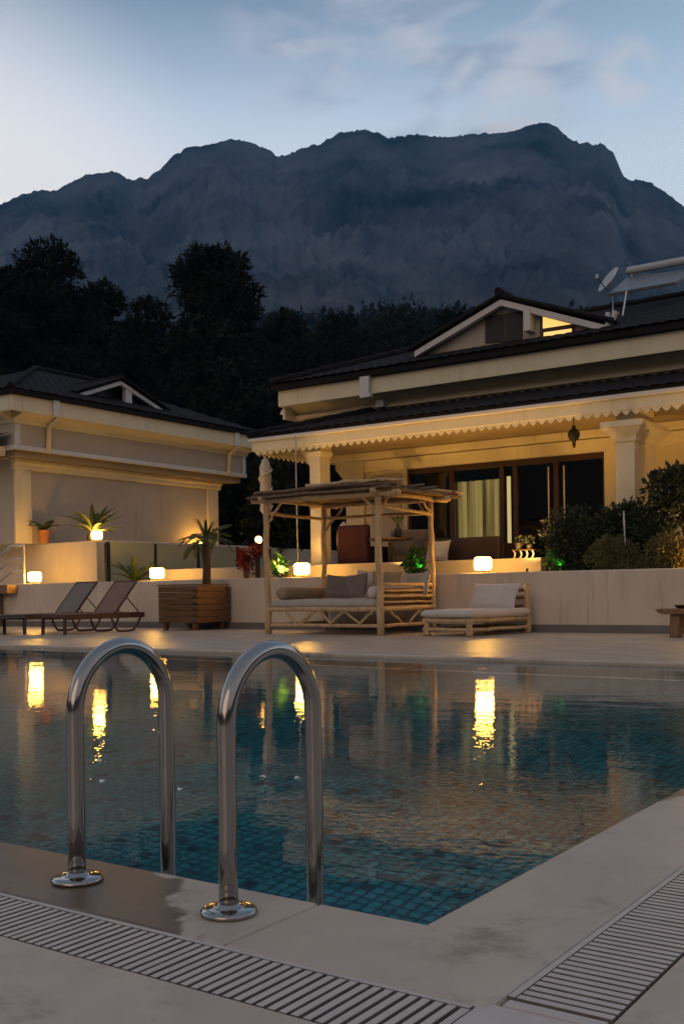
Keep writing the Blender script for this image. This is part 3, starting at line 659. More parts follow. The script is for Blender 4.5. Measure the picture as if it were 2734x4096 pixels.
def panel(mb, pts, Y, d=.04):
    a = poly(pts, Y); n = len(a); b2 = [p + Vector((0, d, 0)) for p in a]
    mb.add(a + b2, [tuple(range(n)), tuple(range(2*n-1, n-1, -1))] + [(i, (i+1) % n, (i+1) % n + n, i+n) for i in range(n)])
mb = MB(); panel(mb, [(1938, 1268), (2085, 1243), (2085, 1358), (1938, 1372)], GY_ + .20); w1 = mb.build('window', m_brown, dorm)
for a_ in (([(1946, 1275), (2010, 1262), (2010, 1358), (1946, 1366)]), ([(2024, 1260), (2078, 1250), (2078, 1352), (2024, 1358)])):
    mb = MB(); panel(mb, a_, GY_ + .19, .006); mb.build('pane', m_solar if False else m_black, w1)
mb = MB(); panel(mb, [(2158, 1256), (2292, 1284), (2292, 1344), (2158, 1366)], GY_ + .20); w2 = mb.build('window', m_brown, dorm)
for a_ in (([(2169, 1266), (2284, 1288), (2284, 1296), (2169, 1314)]), ([(2172, 1330), (2284, 1314), (2284, 1340), (2172, 1358)])):
    mb = MB(); panel(mb, a_, GY_ + .19, .006); tag(mb.build('pane', m_winlit, w2), 'window pane lit warm yellow from inside')
mb = MB(); a0, a1 = at(2090, 1235, Y=GY_ - .02), at(2118, 1325, Y=GY_ - .02); mb.box(a0.x, a1.x, GY_ - .02, GY_ + .49, a1.z + .02, a0.z); mb.build('dormer_post', m_white, dorm, bevel=.01)

# solar heater, dish and pipes on the main roof
sy = 22.0
T = thing('solar_heater', 'pale solar water heater with tank and tilted collector on the right roof', 'solar heater', at(2600, 1170, Y=sy))
q = [at(2430, 1173, Y=sy - .5), at(2700, 1126, Y=sy - .5), at(2790, 1070, Y=sy + .3), at(2506, 1108, Y=sy + .3)]
mb = MB(); nn = (q[1] - q[0]).cross(q[3] - q[0]).normalized() * .07; mb.add(q + [p - nn for p in q], [(0, 1, 2, 3), (4, 7, 6, 5), (0, 4, 5, 1), (1, 5, 6, 2), (2, 6, 7, 3), (3, 7, 4, 0)]); mb.build('collector', m_solar, T, bevel=.015)
ta, tb = at(2503, 1086, Y=sy + .35), at(2800, 1030, Y=sy + .35); dd = (tb - ta).normalized(); dd.z = dd.z * .35
pts = [ta, ta + dd*.02, ta + dd*.06, ta + dd*1.6, ta + dd*1.64]; MB().tube(pts, [.04, .075, .085, .085, .06], 20).build('tank', m_tank, T, smooth=True)
for k, s in enumerate((.12, 1.3)):
    b0 = ta + dd*s; MB().tube([b0, b0 + Vector((0, -.05, -.55))], .02, 6).build('stand', m_tank, T)
dp = at(2430, 1118, Y=sy - .1)
T = thing('satellite_dish', 'grey satellite dish tilted sideways left of the solar heater', 'satellite dish', at(2425, 1185, Y=sy - .1))
dn = Vector((-.55, -.62, .55)).normalized(); u = dn.orthogonal().normalized(); v = dn.cross(u); vs = [dp - dn*.06]; fs = []
nr = 28
for k, (r, h) in enumerate(((.10, -.06), (.21, -.033), (.31, .0))):
    for j in range(nr): vs.append(dp + (u*cos(2*pi*j/nr) + v*sin(2*pi*j/nr))*r + dn*h)
fs = [(0, 1 + j, 1 + (j+1) % nr) for j in range(nr)] + [(1+k*nr+j, 1+k*nr+(j+1) % nr, 1+(k+1)*nr+(j+1) % nr, 1+(k+1)*nr+j) for k in range(2) for j in range(nr)]
o = MB().add(vs, fs).build('reflector', m_tank, T, smooth=True); so = o.modifiers.new('s', 'SOLIDIFY'); so.thickness = .012
MB().tube([dp + Vector((-.02, -.05, -.24)), dp + dn*.30 + Vector((0, 0, -.12))], .012, 6).build('arm', m_black, T)
MB().box(-.03, .03, -.03, .03, -.05, .05, Matrix.Translation(dp + dn*.31 + Vector((0, 0, -.12)))).build('receiver', m_tank, T, bevel=.01)
MB().tube([dp - dn*.06, dp - dn*.1 + Vector((0, .05, -.3)), dp - dn*.1 + Vector((0, .05, -.75))], .018, 8).build('mast', m_tank, T)
T = thing('vent_pipes', 'white pipes standing on the roof at the right foot of the gable', 'pipes', at(2440, 1300, Y=19.2))
a0, a1 = at(2428, 1250, Y=19.15), at(2428, 1305, Y=19.15); MB().tube([a1, a0], .045, 12).build('pipe', m_white, T)
a0, a1 = at(2462, 1245, Y=19.3), at(2440, 1300, Y=19.3); MB().tube([a1, a1.lerp(a0, .5), a0], [.05, .055, .07], 12).build('pipe', m_white, T)
a0, a1 = at(2503, 1165, Y=20.9), at(2488, 1262, Y=19.8); MB().tube([a1, a0], .016, 8).build('cable_pole', m_white, T)

# hanging lantern on the porch
hp = at(2293, 1740, Y=17.4)
T = thing('hanging_lantern', 'dark pierced metal lantern hanging from the porch ceiling', 'lantern', (hp.x, 17.4, 3.74))
MB().tube([(hp.x, 17.4, 3.74), (hp.x, 17.4, hp.z + .18)], .008, 6).build('chain', m_black, T)
MB().lathe([(.015, .17), (.04, .14), (.025, .12), (.07, .09), (.11, .04), (.105, -.02), (.08, -.08), (.04, -.10), (.025, -.14), (.035, -.17), (.015, -.22), (.004, -.23)], (hp.x, 17.4, hp.z), 10).build('body', m_black, T)

# ------------------------------------------------------------------ left villa (faces the pool sideways)
V2 = thing('villa', 'smaller pale villa on the left with boxed frieze and dark hipped roof', 'villa', (-20.5, 19, 1.94))
LW, LF, LE = -20.5, -20.0, -19.55
Yc, Ye = 15.66, 23.9
MB().box(-27, LW, 16.0, 23.15, 1.945, 3.95).build('wall', m_taupe, V2)
MB().box(LW - .02, LW + .06, 16.0, 16.48, 1.945, 3.70).build('pilaster', m_villa, V2, bevel=.012)
MB().box(LW - .02, LW + .06, 22.75, 23.2, 1.945, 3.70).build('pilaster', m_villa, V2, bevel=.012)
mb = MB(); mb.prism([(LW - .02, 3.70), (LW + .06, 3.70), (LW + .10, 3.74), (LW + .10, 3.80), (LW + .16, 3.86), (LW + .16, 3.93), (LW - .02, 3.93)], 'y', 15.95, 23.28); mb.build('beam', m_trim, V2)
MB().box(-27, LF, Yc, Ye, 4.10, 4.86).build('frieze', m_taupe, V2, bevel=.01)
MB().box(LF - .04, LF + .05, Yc - .04, Ye + .05, 4.085, 4.20).build('moulding', m_white, V2, bevel=.03, seg=3)
MB().box(-27, LF - .04, Yc - .05, Yc - .002, 4.085, 4.20).build('moulding', m_white, V2, bevel=.02)
for y in (Yc + .0, Ye - .14): MB().box(LF + .001, LF + .022, y + .01, y + .15, 4.21, 4.69).build('corner_trim', m_white, V2)
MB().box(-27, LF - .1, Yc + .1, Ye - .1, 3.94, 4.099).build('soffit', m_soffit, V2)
mb = MB(); mb.prism([(LF - .02, 4.70), (LF + .03, 4.71), (LF + .07, 4.80), (LE + .1 - .12, 4.91), (LE - .02, 4.96), (LF - .02, 4.96)], 'y', Yc - .06, Ye + .06)
mb.prism([(Yc + .02, 4.70), (Yc - .03, 4.71), (Yc - .07, 4.80), (Yc - .33, 4.91), (Yc - .33, 4.96), (Yc + .02, 4.96)], 'x', -27, LF - .021); mb.build('cornice', m_trim, V2)
MB().box(LE - .1, LE, Yc - .42, Ye + .1, 4.90, 5.27).build('fascia', m_trim, V2, bevel=.02)
MB().box(-27, LE - .102, Yc - .42, Yc - .32, 4.90, 5.27).build('fascia', m_trim, V2, bevel=.02)
mb = MB(); e0, e1 = Yc - .56, Ye + .3; s2 = .40; r_ = 3.7
tiled(mb, (LE + .14, e1, 5.36), (LE + .14, e0, 5.36), (LE + .14 - r_, e0 + r_, 5.36 + s2*r_), (LE + .14 - r_, e1 - r_ + .4, 5.36 + s2*r_))
tiled(mb, (LE + .14, e0, 5.36), (-27, e0, 5.36), (-27, e0 + r_, 5.36 + s2*r_), (LE + .14 - r_, e0 + r_, 5.36 + s2*r_))
tiled(mb, (-27, e1, 5.36), (LE + .14, e1, 5.36), (LE + .14 - r_, e1 - r_ + .4, 5.36 + s2*r_), (-27, e1 - r_ + .4, 5.36 + s2*r_))
ridge_tiles(mb, (LE + .1, e0 + .05, 5.42), (LE + .14 - r_, e0 + r_, 5.42 + s2*r_), .075); ridge_tiles(mb, (LE + .14 - r_, e0 + r_, 5.42 + s2*r_), (LE + .14 - r_, e1 - r_ + .4, 5.42 + s2*r_), .075)
mb.box(LE - .05, LE + .11, e0 + .04, e1, 5.275, 5.365); mb.box(-27, LE - .052, e0 + .04, e0 + .2, 5.275, 5.365)
mb.build('roof', m_tile, V2)
for x_, y_, yy in ((222, 1640, 0), (944, 1750, 0)):
    p = at(x_, y_, X=LE); mb = MB()
    mb.box(LE + .002, LE + .07, p.y - .09, p.y + .09, 4.88, 5.29); mb.build('rain_hopper', m_white, V2, bevel=.025)
    MB().tube([(LE - .02, p.y + .1, 4.9), (LF + .10, p.y + .1, 4.7), (LF + .07, p.y + .1, 4.15)], .055, 10).build('downpipe', m_trim, V2, smooth=True)
gx = -20.25; A, B, C = at(312, 1575, X=gx), at(485, 1523, X=gx), at(657, 1640, X=gx)
dz = Vector((0, 0, -.11)); dx = Vector((-.1, 0, 0))
d2 = MB().add([A + dx*4, B + dx*4 + dz, C + dx*4, C + dx*4 + dz*3, A + dx*4 + dz*3], [(0, 1, 2, 3, 4)]).build('dormer', m_taupe, V2)
mb = MB()
for a, b2 in ((A, B), (B, C)): mb.add([a, b2, b2 + dz, a + dz, a + dx, b2 + dx, b2 + dz + dx, a + dz + dx], [(0, 1, 2, 3), (4, 7, 6, 5), (0, 4, 5, 1), (3, 2, 6, 7), (0, 3, 7, 4), (1, 5, 6, 2)])
mb.build('barge_board', m_white, d2, bevel=.008)
mb = MB(); up = Vector((.06, 0, .07)); bk = Vector((-2.6, 0, 0)); A2, C2 = A + Vector((.06, -.15, .02)), C + Vector((.06, .15, .02))
tiled(mb, A2 + bk, A2, B + up, B + up + bk, .22, .025); tiled(mb, C2, C2 + bk, B + up + bk, B + up, .22, .025); ridge_tiles(mb, B + up*1.3, B + up*1.3 + bk, .06)
mb.tube([A2, B + up, C2], .035, 6)
mb.build('dormer_roof', m_tile, d2)
p0, p1 = at(510, 1545, X=gx - .02), at(522, 1612, X=gx - .02); MB().box(gx - .15, gx - .02, p0.y - .06, p1.y + .06, p1.z, p0.z).build('dormer_post', m_white, d2)
mb = MB(); a = [at(x, y, X=gx - .36) for x, y in ((335, 1590), (440, 1552), (492, 1540), (492, 1605), (400, 1598))]; mb.add(a + [p + dx*.3 for p in a], [(0, 1, 2, 3, 4), (9, 8, 7, 6, 5)] + [(i, (i+1) % 5, (i+1) % 5 + 5, i+5) for i in range(5)]); mb.build('window', m_black, d2)
# its front porch, just cut by the picture edge
MB().box(-27, LF - .25, 14.9, Yc - .06, 3.95, 4.17).build('porch_fascia', m_trim, V2, bevel=.02)
mb = MB(); tiled(mb, (-27, 14.75, 4.22), (LF - .1, 14.75, 4.22), (LF - .1, Yc - .06, 4.45), (-27, Yc - .06, 4.45)); mb.build('porch_roof', m_tile, V2)


# ------------------------------------------------------------------ canopy daybed of branches
def wob(a, b, n=7, amp=.012):
    a, b = Vector(a), Vector(b); s = random.uniform(0, 50)
    return [a.lerp(b, i/n) + Vector((noise.noise((i*.7, s, 0)), noise.noise((i*.7, s, 9)), noise.noise((i*.7, s, 5)) * .5)) * amp * 2 for i in range(n + 1)]
def log(mb, a, b, r0, r1=None, amp=.012, n=7):
    pts = wob(a, b, n, amp); r1 = r1 or r0
    mb.tube(pts, [(r0 + (r1 - r0)*i/n) * (1 + .12*noise.noise((i*1.3, a[0]*3, a[1]*5 + a[2]*7))) for i in range(n + 1)], 9)
GX0, GX1, GY0, GY1 = -11.05, -8.82, 13.76, 15.40
T = thing('canopy_daybed', 'rustic branch daybed under a bark canopy on four posts', 'daybed', (-9.93, 14.6, 0))
for x, y, r, nm in ((GX0, GY0, .058, ''), (GX1, GY0, .062, ''), (GX1, GY1, .052, ''), (GX0, GY1, .05, '')):
    mb = MB(); log(mb, (x, y, 0), (x - .02, y, 2.25), r, r*.85, .016, 10); mb.build('post', m_wood, T, smooth=True)
mb = MB()
log(mb, (GX0 - .3, GY0 - .02, 2.24), (GX1 + .38, GY0 - .02, 2.21), .05); log(mb, (GX0 - .3, GY1, 2.24), (GX1 + .35, GY1, 2.22), .045)
log(mb, (GX0, GY0, 2.06), (GX1, GY0, 2.03), .025) if False else None
log(mb, (GX0, GY1, 2.02), (GX1, GY1, 2.0), .028); log(mb, (GX1, GY0, 2.02), (GX1, GY1, 1.98), .028); log(mb, (GX0, GY0, 2.02), (GX0, GY1, 2.0), .03)
log(mb, (GX1, GY0 - .2, 2.24), (GX1, GY1 + .5, 2.24), .045); log(mb, (GX0, GY0 - .2, 2.25), (GX0, GY1 + .4, 2.25), .04)
mb.build('roof_beam', m_wood, T, smooth=True)
for a, b in (((GX0, GY0, 1.86), (GX0 + .34, GY0, 2.2)), ((GX1, GY0, 1.86), (GX1 - .34, GY0, 2.2)), ((GX0, GY1, 1.75), (GX0 + .4, GY1, 2.2)), ((GX1, GY1, 1.86), (GX1 - .3, GY1, 2.2)), ((GX1, GY0, 1.9), (GX1, GY0 + .3, 2.2)), ((GX1, GY1, 1.9), (GX1, GY1 - .3, 2.2))):
    mb = MB(); log(mb, a, b, .024, .02, .02, 5); mb.build('brace', m_wood, T, smooth=True)
mb = MB(); nx, ny = 40, 26; vs = []
for k, zo in enumerate((0, -.035)):
    for j in range(ny + 1):
        for i in range(nx + 1):
            x = GX0 - .33 + (GX1 - GX0 + .60) * i/nx; y = GY0 - .18 + (GY1 - GY0 + .66) * j/ny
            e = 1 if i in (0, nx) or j in (0, ny) else 0
            vs.append((x + e*.05*noise.noise((x*4, y*4, 1)), y + e*.06*noise.noise((x*4, y*4, 2)), 2.315 + .025*noise.noise((x*1.6, y*6, 0)) + .02*noise.noise((x*4, y*14, 3)) + zo - .012*e))
n = nx + 1; o_ = n * (ny + 1)
fs = [(j*n+i, j*n+i+1, (j+1)*n+i+1, (j+1)*n+i) for j in range(ny) for i in range(nx)]
fs += [tuple(o_ + q for q in reversed(f)) for f in fs]
fs += [(i, i+o_, i+1+o_, i+1) for i in range(nx)] + [(ny*n+i, ny*n+i+1, ny*n+i+1+o_, ny*n+i+o_) for i in range(nx)]
fs += [(j*n, (j+1)*n, (j+1)*n+o_, j*n+o_) for j in range(ny)] + [(j*n+nx, j*n+nx+o_, (j+1)*n+nx+o_, (j+1)*n+nx) for j in range(ny)]
mb.add(vs, fs)
for k in range(15):
    y = GY0 - .1 + k*.152; a = random.uniform(-.25, .2); log(mb, (GX0 - .38 + random.uniform(0, .3), y, 2.36), (GX1 + .02 + random.uniform(0, .28), y + a*.4, 2.36 + random.uniform(0, .03)), .028, .02, .03, 8)
mb.build('canopy_roof', m_thatch, T)
mb = MB(); log(mb, (GX0 + .9, GY0 - .1, 2.41), (GX1 + .1, GY0 + .1, 2.44), .032, .03, .03); log(mb, (GX0 + 1.6, GY0 - .12, 2.43), (GX1 + .3, GY0 + .3, 2.43), .03, .026, .03); log(mb, (GX1 - .2, GY0 + .1, 2.36), (GX1 + .25, GY1 + .6, 2.36), .03)
mb.build('roof_pole', m_wood, T, smooth=True)
mb = MB()
for z, r in ((.415, .04), (.15, .03)):
    log(mb, (GX0, GY0, z), (GX1, GY0, z), r); log(mb, (GX0, GY1, z), (GX1, GY1, z), r); log(mb, (GX0, GY0, z), (GX0, GY1, z), r); log(mb, (GX1, GY0, z), (GX1, GY1, z), r)
mb.box(GX0 + .05, GX1 - .05, GY0 + .03, GY1 - .03, .385, .405); mb.build('bed_frame', m_wood, T)
mb = MB()
for xa, xb in ((.32, .62), (.92, .62), (1.0, .66), (1.05, 1.32), (1.52, 1.28), (1.5, 1.85), (2.1, 1.85)): log(mb, (GX0 + xa, GY0, .40), (GX0 + xb, GY0, .16), .022, .02, .02, 5)
mb.build('lattice', m_wood, T, smooth=True); mb = MB()
for ya, yb in ((.25, .7), (1.2, .8), (1.3, 1.5)): log(mb, (GX1, GY0 + ya, .40), (GX1, GY0 + yb, .16), .02, .018, .02, 5)
mb.build('lattice', m_wood, T, smooth=True)
for z, r in ((.80, .032), (.70, .018), (.615, .028), (.52, .018)):
    mb = MB(); log(mb, (GX1 - .01, GY0, z), (GX1 - .01, GY1 + .02, z - .01), r); mb.build('side_rail', m_wood, T, smooth=True)
mb = MB(); mb.box(GX1 - .07, GX1 - .05, GY0 + .06, GY1 - .06, .44, .74); mb.build('side_mat', m_woodd, T)
def soft(name, c, sx, sy, sz, M3, mat, label, cat, group, pinch=.16):
    """a plump cushion: pillow-shaped grid with pulled-out corners and seam"""
    n = 14; vs = []
    for s in (1, -1):
        for j in range(n + 1):
            for i in range(n + 1):
                u, v = 2*i/n - 1, 2*j/n - 1
                k = (max(0, (1 - u**4) * (1 - v**4))) ** .5
                pu, pv = u * (1 - pinch*(1 - v*v)*.5*abs(u)), v * (1 - pinch*(1 - u*u)*.5*abs(v))
                wr = .05*noise.noise((u*2.5 + c[0]*3, v*2.5 + c[1], s*2.0))
                vs.append(Vector((pu*sx/2, pv*sy/2, s*(k*(.5 + wr)*sz))))
    m1 = n + 1; o2 = m1*m1
    fs = [(j*m1+i, j*m1+i+1, (j+1)*m1+i+1, (j+1)*m1+i) for j in range(n) for i in range(n)]; fs += [tuple(o2+q for q in reversed(f)) for f in fs]
    R_ = Matrix.Translation(c) @ M3.to_4x4()
    o = MB().add([R_ @ p for p in vs], fs).build(name, mat, smooth=True)
    bm = bmesh.new(); bm.from_mesh(o.data); bmesh.ops.remove_doubles(bm, verts=bm.verts, dist=.0008); bm.to_mesh(o.data); bm.free()
    return tag(o, label, cat, group)
def rot(ax, d): return Matrix.Rotation(radians(d), 3, ax)
def mattress(name, x0, x1, y0, y1, z0, z1, mat, parent, Mx=None):
    n = 26; k2 = 20; vs = []
    for s, z in ((1, z1), (-1, z0)):
        for j in range(k2 + 1):
            for i in range(n + 1):
                u, v = i/n, j/k2; e = min(u, 1-u, v, 1-v)*min(x1-x0, y1-y0)
                b = .035 * (1 - min(1, e/.05))**2
                vs.append(Vector((x0 + (x1-x0)*u, y0 + (y1-y0)*v, z - s*b + (.012*noise.noise((u*5, v*5, s)) if s > 0 else 0))))
    m1 = n + 1; o2 = m1*(k2+1)
    fs = [(j*m1+i, j*m1+i+1, (j+1)*m1+i+1, (j+1)*m1+i) for j in range(k2) for i in range(n)]; fs += [tuple(o2+q for q in reversed(f)) for f in fs]
    ring = [i for i in range(m1)] + [j*m1+n for j in range(1, k2+1)] + [k2*m1+i for i in range(n-1, -1, -1)] + [j*m1 for j in range(k2-1, 0, -1)]
    fs += [(ring[q], ring[q-1], ring[q-1]+o2, ring[q]+o2) for q in range(len(ring))]
    if Mx is not None: vs = [Mx @ p for p in vs]
    return MB().add(vs, fs).build(name, mat, parent, smooth=True, local=Mx is not None)
mattress('mattress', GX0 + .07, GX1 - .07, GY0 - .03, GY1 - .05, .425, .575, m_cloth, T)
PG = 'pillows and bolsters on the canopy daybed'
def bolster(x, y0, y1, z, r, mat, label):
    pts = [(x, y0 - .012, z), (x, y0, z), (x, y0 + .04, z), (x, (y0+y1)/2, z - .005), (x, y1 - .04, z), (x, y1, z), (x, y1 + .012, z)]
    return tag(MB().tube(pts, [r*.25, r*.8, r, r*1.03, r, r*.8, r*.25], 20).build('bolster', mat, smooth=True), label, 'bolster', PG)
bolster(GX0 + .22, GY0 + .05, GY1 - .35, .675, .105, m_clotht, 'tan bolster along the left side of the canopy daybed')
bolster(GX1 - .2, GY0 + .05, GY1 - .35, .675, .10, m_clothw, 'pale round bolster along the right side of the canopy daybed')
for x, y, z, s, ry, mat, lb in ((-10.30, 14.75, .77, .50, 6, m_clothd, 'dark grey cushion leftmost at the back of the canopy daybed'), (-9.93, 14.72, .78, .52, -5, m_clothd, 'dark grey cushion in the middle of the canopy daybed'), (-9.98, 15.2, .85, .50, 4, m_clothw, 'white cushion peeking out behind the dark ones'), (-9.42, 14.85, .80, .54, 3, m_clotht, 'tan cushion beside the front right post of the canopy daybed'), (-9.0, 15.2, .80, .50, -4, m_cloth, 'greyish cushion at the back right behind the slatted side')):
    soft('cushion', (x, y, z), s, s*.86, .17, rot('Z', ry*3) @ rot('Y', ry) @ rot('X', 72), mat, lb, 'cushion', PG)

# low daybed
Mz = radians(-8); T = thing('low_daybed', 'low slatted wooden daybed with a pale mattress by the wall', 'daybed', (-7.24, 13.72, 0), Mz)
W_, L_ = .90, 1.66
for x, y, h in ((-W_ + .06, .05, .27), (-.05, .05, .27), (-W_ + .06, L_ - .05, .72), (-.05, L_ - .05, .78)):
    mb = MB(); log(mb, (x, y, 0), (x, y, h), .055, .045, .01, 5); mb.build('leg', m_wood, T, local=True, smooth=True)
mb = MB()
for z, r in ((.235, .035), (.10, .028)):
    log(mb, (-W_, .04, z), (0, .04, z), r); log(mb, (-W_, L_ - .04, z), (0, L_ - .04, z), r); log(mb, (-.04, 0, z), (-.04, L_, z), r); log(mb, (-W_ + .05, 0, z), (-W_ + .05, L_, z), r)
for k in range(8): mb.box(-W_ + .04, -.04, .08 + k*.2, .2 + k*.2, .245, .268)
mb.build('frame', m_wood, T, local=True)
mb = MB(); 
for z in (.42, .56, .68): log(mb, (-W_ + .04, L_ - .04, z), (-.03, L_ - .04, z), .028)
mb.build('back_rail', m_woodd, T, local=True, smooth=True)
mattress('mattress', -W_ - .01, .01, -.02, L_ - .08, .272, .40, m_clothw, T, Matrix())
soft('pillow', (-7.50, 15.02, .585), .90, .48, .17, rot('Z', -8) @ rot('X', 62), m_clothw, 'large white pillow propped up on the low daybed', 'pillow', None)

# sun loungers
def lounger(loc, rz, label, msl, mfr, back=47):
    T = thing('sun_lounger', label, 'sun lounger', loc, rz, 'sun loungers by the wall')
    w, h = .62, .36
    mb = MB()
    for s in (-1, 1):
        x = s*(w/2 - .02); mb.box(x - .02, x + .02, 0, 1.95, h - .10, h)
    mb.box(-w/2 + .04, w/2 - .04, 0, .05, h - .07, h); mb.box(-w/2 + .04, w/2 - .04, 1.9, 1.95, h - .07, h); mb.build('frame', mfr, T, bevel=.008, local=True)
    for s in (-1, 1):
        x = s*(w/2 - .02)
        MB().box(x - .022, x + .022, .0, .055, 0, h - .10).build('leg', mfr, T, bevel=.008, local=True)
        r_ = .02
        MB().tube([(x, 1.12, h - .09), (x, 1.2, .10), (x, 1.27, .03), (x, 1.36, .02), (x, 1.55, .02), (x, 1.66, .03), (x, 1.74, .10), (x, 1.86, h - .09)], .021, 8).build('leg', mfr, T, local=True, smooth=True)
    MB().box(-w/2 + .042, w/2 - .042, .05, 1.22, h - .012, h + .004).build('seat', msl, T, local=True, bevel=.004)
    a = radians(back); Mx = Matrix.Translation((0, 1.22, h + .01)) @ Matrix.Rotation(a, 4, 'X')
    mb = MB(); mb.box(-w/2 + .01, -w/2 + .045, 0, .80, -.03, .01, Mx); mb.box(w/2 - .045, w/2 - .01, 0, .80, -.03, .01, Mx); mb.box(-w/2 + .046, w/2 - .046, .77, .80, -.03, .01, Mx)
    br = mb.build('back_frame', mfr, T, bevel=.006, local=True)
    MB().box(-w/2 + .046, w/2 - .046, .0, .768, -.012, .004, Mx).build('backrest', msl, T, local=True, bevel=.004)
    q = Mx @ Vector((0, .42, -.03))
    if back > 5:
        for s in (-1, 1): MB().tube([(s*.25, q.y, q.z), (s*.25, 1.88, h - .03)], .012, 6).build('prop', mfr, T, local=True)
    return T
lounger((-15.86, 12.33, 0), 0, 'brown sun lounger with raised greyish mesh back, left of the pair', m_mesh, m_rattan)
lounger((-14.78, 12.33, 0), 0, 'brown sun lounger with raised brown mesh back beside the planter box', m_meshb, m_rattan)
lounger((-15.52, 12.05, 0), radians(92), 'dark grey flat sun lounger cut by the left edge', m_grey, m_grey, 0)

# planter box and palm
BY = 14.62; bx0, bx1 = at(634, 2450, Y=BY).x, at(787, 2450, Y=BY).x
T = thing('planter_box', 'square dark plank planter box holding the palm', 'planter', ((bx0 + bx1)/2, BY + .44, 0))
mb = MB(); by1 = BY + .90
for k in range(6):
    z0, z1 = .14 + k*.117, .14 + k*.117 + .112
    mb.box(bx0, bx1, BY, BY + .03, z0, z1); mb.box(bx0, bx1, by1 - .03, by1, z0, z1)
    mb.box(bx1 - .03, bx1 + .002, BY + .032, by1 - .032, z0, z1); mb.box(bx0, bx0 + .03, BY + .032, by1 - .032, z0, z1)
mb.box(bx0 + .03, bx1 - .03, BY + .03, by1 - .03, .14, .17)
mb.build('plank_side', m_crate, T, bevel=.008)
for k in range(6):
    for x, y in ((bx1, BY), (bx1, by1)): MB().tube([(x - .09, y, .2 + k*.117), (x + .035, y, .2 + k*.117)], .04, 9).build('corner_log', m_crate, T)
MB().box(bx0 - .012, bx1 + .012, BY - .012, BY + .06, .845, .875).build('rim', m_crate, T, bevel=.006)
MB().box(bx1 - .05, bx1 + .012, BY + .062, by1 + .01, .845, .875).build('rim', m_crate, T, bevel=.006)
for x, y in ((bx0 + .12, BY + .08), (bx1 - .12, BY + .08), (bx1 - .08, by1 - .12), (bx0 + .12, by1 - .12)): MB().prism([(x - .05, .138), (x + .05, .138), (x + .03, 0), (x - .03, 0)], 'y', y - .04, y + .04).build('foot', m_crate, T)
MB().box(bx0 + .03, bx1 - .03, BY + .03, by1 - .03, .75, .80).build('soil', m_soil, T)

def frond(mb, p, d, L_, arch, n=16, lw=.035, ll=.26, m=0):
    """feather leaf: arched midrib with two rows of leaflets"""
    d = Vector(d).normalized(); side = d.cross(Vector((0, 0, 1))).normalized(); pts = []; q = Vector(p); dirv = d.copy()
    for i in range(n + 1):
        pts.append(q.copy()); dirv = (dirv + Vector((0, 0, -arch/n))).normalized(); q = q + dirv * (L_/n)
    mb.tube(pts, [.010 * (1 - .8*i/n) for i in range(n + 1)], 4, m=m)
    for i in range(2, n + 1):
        t = i/n; l = ll * sin(pi*min(1, t*.85 + .12)) * random.uniform(.85, 1.1); tg = (pts[i] - pts[i-1]).normalized()
        for s in (-1, 1):
            a = (tg*.75 + side*s*.9 + Vector((0, 0, random.uniform(-.25, .12)))).normalized(); w_ = tg * lw * .5
            b0 = pts[i]; b1 = b0 + a*l*.55; b2 = b0 + a*l - Vector((0, 0, .12*l))
            mb.add([b0 - w_*.5, b1 - w_, b2, b1 + w_, b0 + w_*.5], [(0, 1, 2, 3, 4)], m)
def strap(mb, p, d, L_, w, arch, n=7, m=0):
    """broad strap leaf with a fold along the middle"""
    d = Vector(d).normalized(); side = d.cross(Vector((0, 0, 1))).normalized(); q = Vector(p); dv = d.copy(); vs = []
    for i in range(n + 1):
        t = i/n; ww = w * (sin(pi*(t*.86 + .10)) ** .8 if t < 1 else .02); up = side.cross(dv).normalized()
        vs += [q - side*ww*.5 + up*ww*.18, q.copy(), q + side*ww*.5 + up*ww*.18]
        dv = (dv + Vector((0, 0, -arch/n))).normalized(); q = q + dv*(L_/n)
    mb.add(vs, [(3*i+j, 3*i+j+1, 3*i+4+j, 3*i+3+j) for i in range(n) for j in (0, 1)], m)
pp = Vector(((bx0+bx1)/2 + .30, BY + .5, .80))
T = thing('palm', 'small palm with drooping leaves in the plank planter box', 'palm', pp)
MB().tube([pp, pp + Vector((.01, 0, .35)), pp + Vector((-.01, 0, .7)), pp + Vector((0, 0, .92))], [.085, .075, .085, .07], 12).build('trunk', m_bark, T, smooth=True)
mb = MB(); top = pp + Vector((0, 0, .92))
for k in range(15):
    a = 2*pi*k/15 + random.uniform(-.2, .2); e = random.uniform(.15, 1.3); frond(mb, top, (cos(a), sin(a), e), random.uniform(.6, .85), random.uniform(1.0, 1.9), 13, .05, .2)
for k in range(8):
    a = 2*pi*k/8; strap(mb, top, (cos(a)*.45, sin(a)*.45, 1), random.uniform(.4, .55), .06, .4)
mb.build('leaves', m_leafp, T)
# cycad, pots and plants on the left terrace
c = at(372, 2150, Y=17.0); c.z = 1.955
T = thing('cycad', 'cycad rosette lit yellow from below by the lantern on the terrace block', 'cycad', c)
MB().lathe([(.10, .0), (.15, .04), (.13, .16), (.05, .2)], c, 12).build('trunk', m_bark, T)
mb = MB()
for k in range(26):
    a = 2*pi*k/26*3.4 + random.uniform(-.2, .2); e = .45 + 1.5*(k/26); strap(mb, c + Vector((0, 0, .18)), (cos(a), sin(a), e), random.uniform(.72, .92), .13, random.uniform(.5, .9))
mb.build('leaves', m_leafp, T)
c = at(178, 2150, Y=16.75); c.z = 1.955
T = thing('potted_plant', 'young plant in an orange terracotta pot on the terrace block', 'plant', c)
MB().lathe([(.10, 0), (.105, .01), (.135, .27), (.15, .27), (.15, .32), (.13, .32), (.12, .27), (.02, .26)], c, 20).build('pot', m_terra, T, smooth=False)
mb = MB()
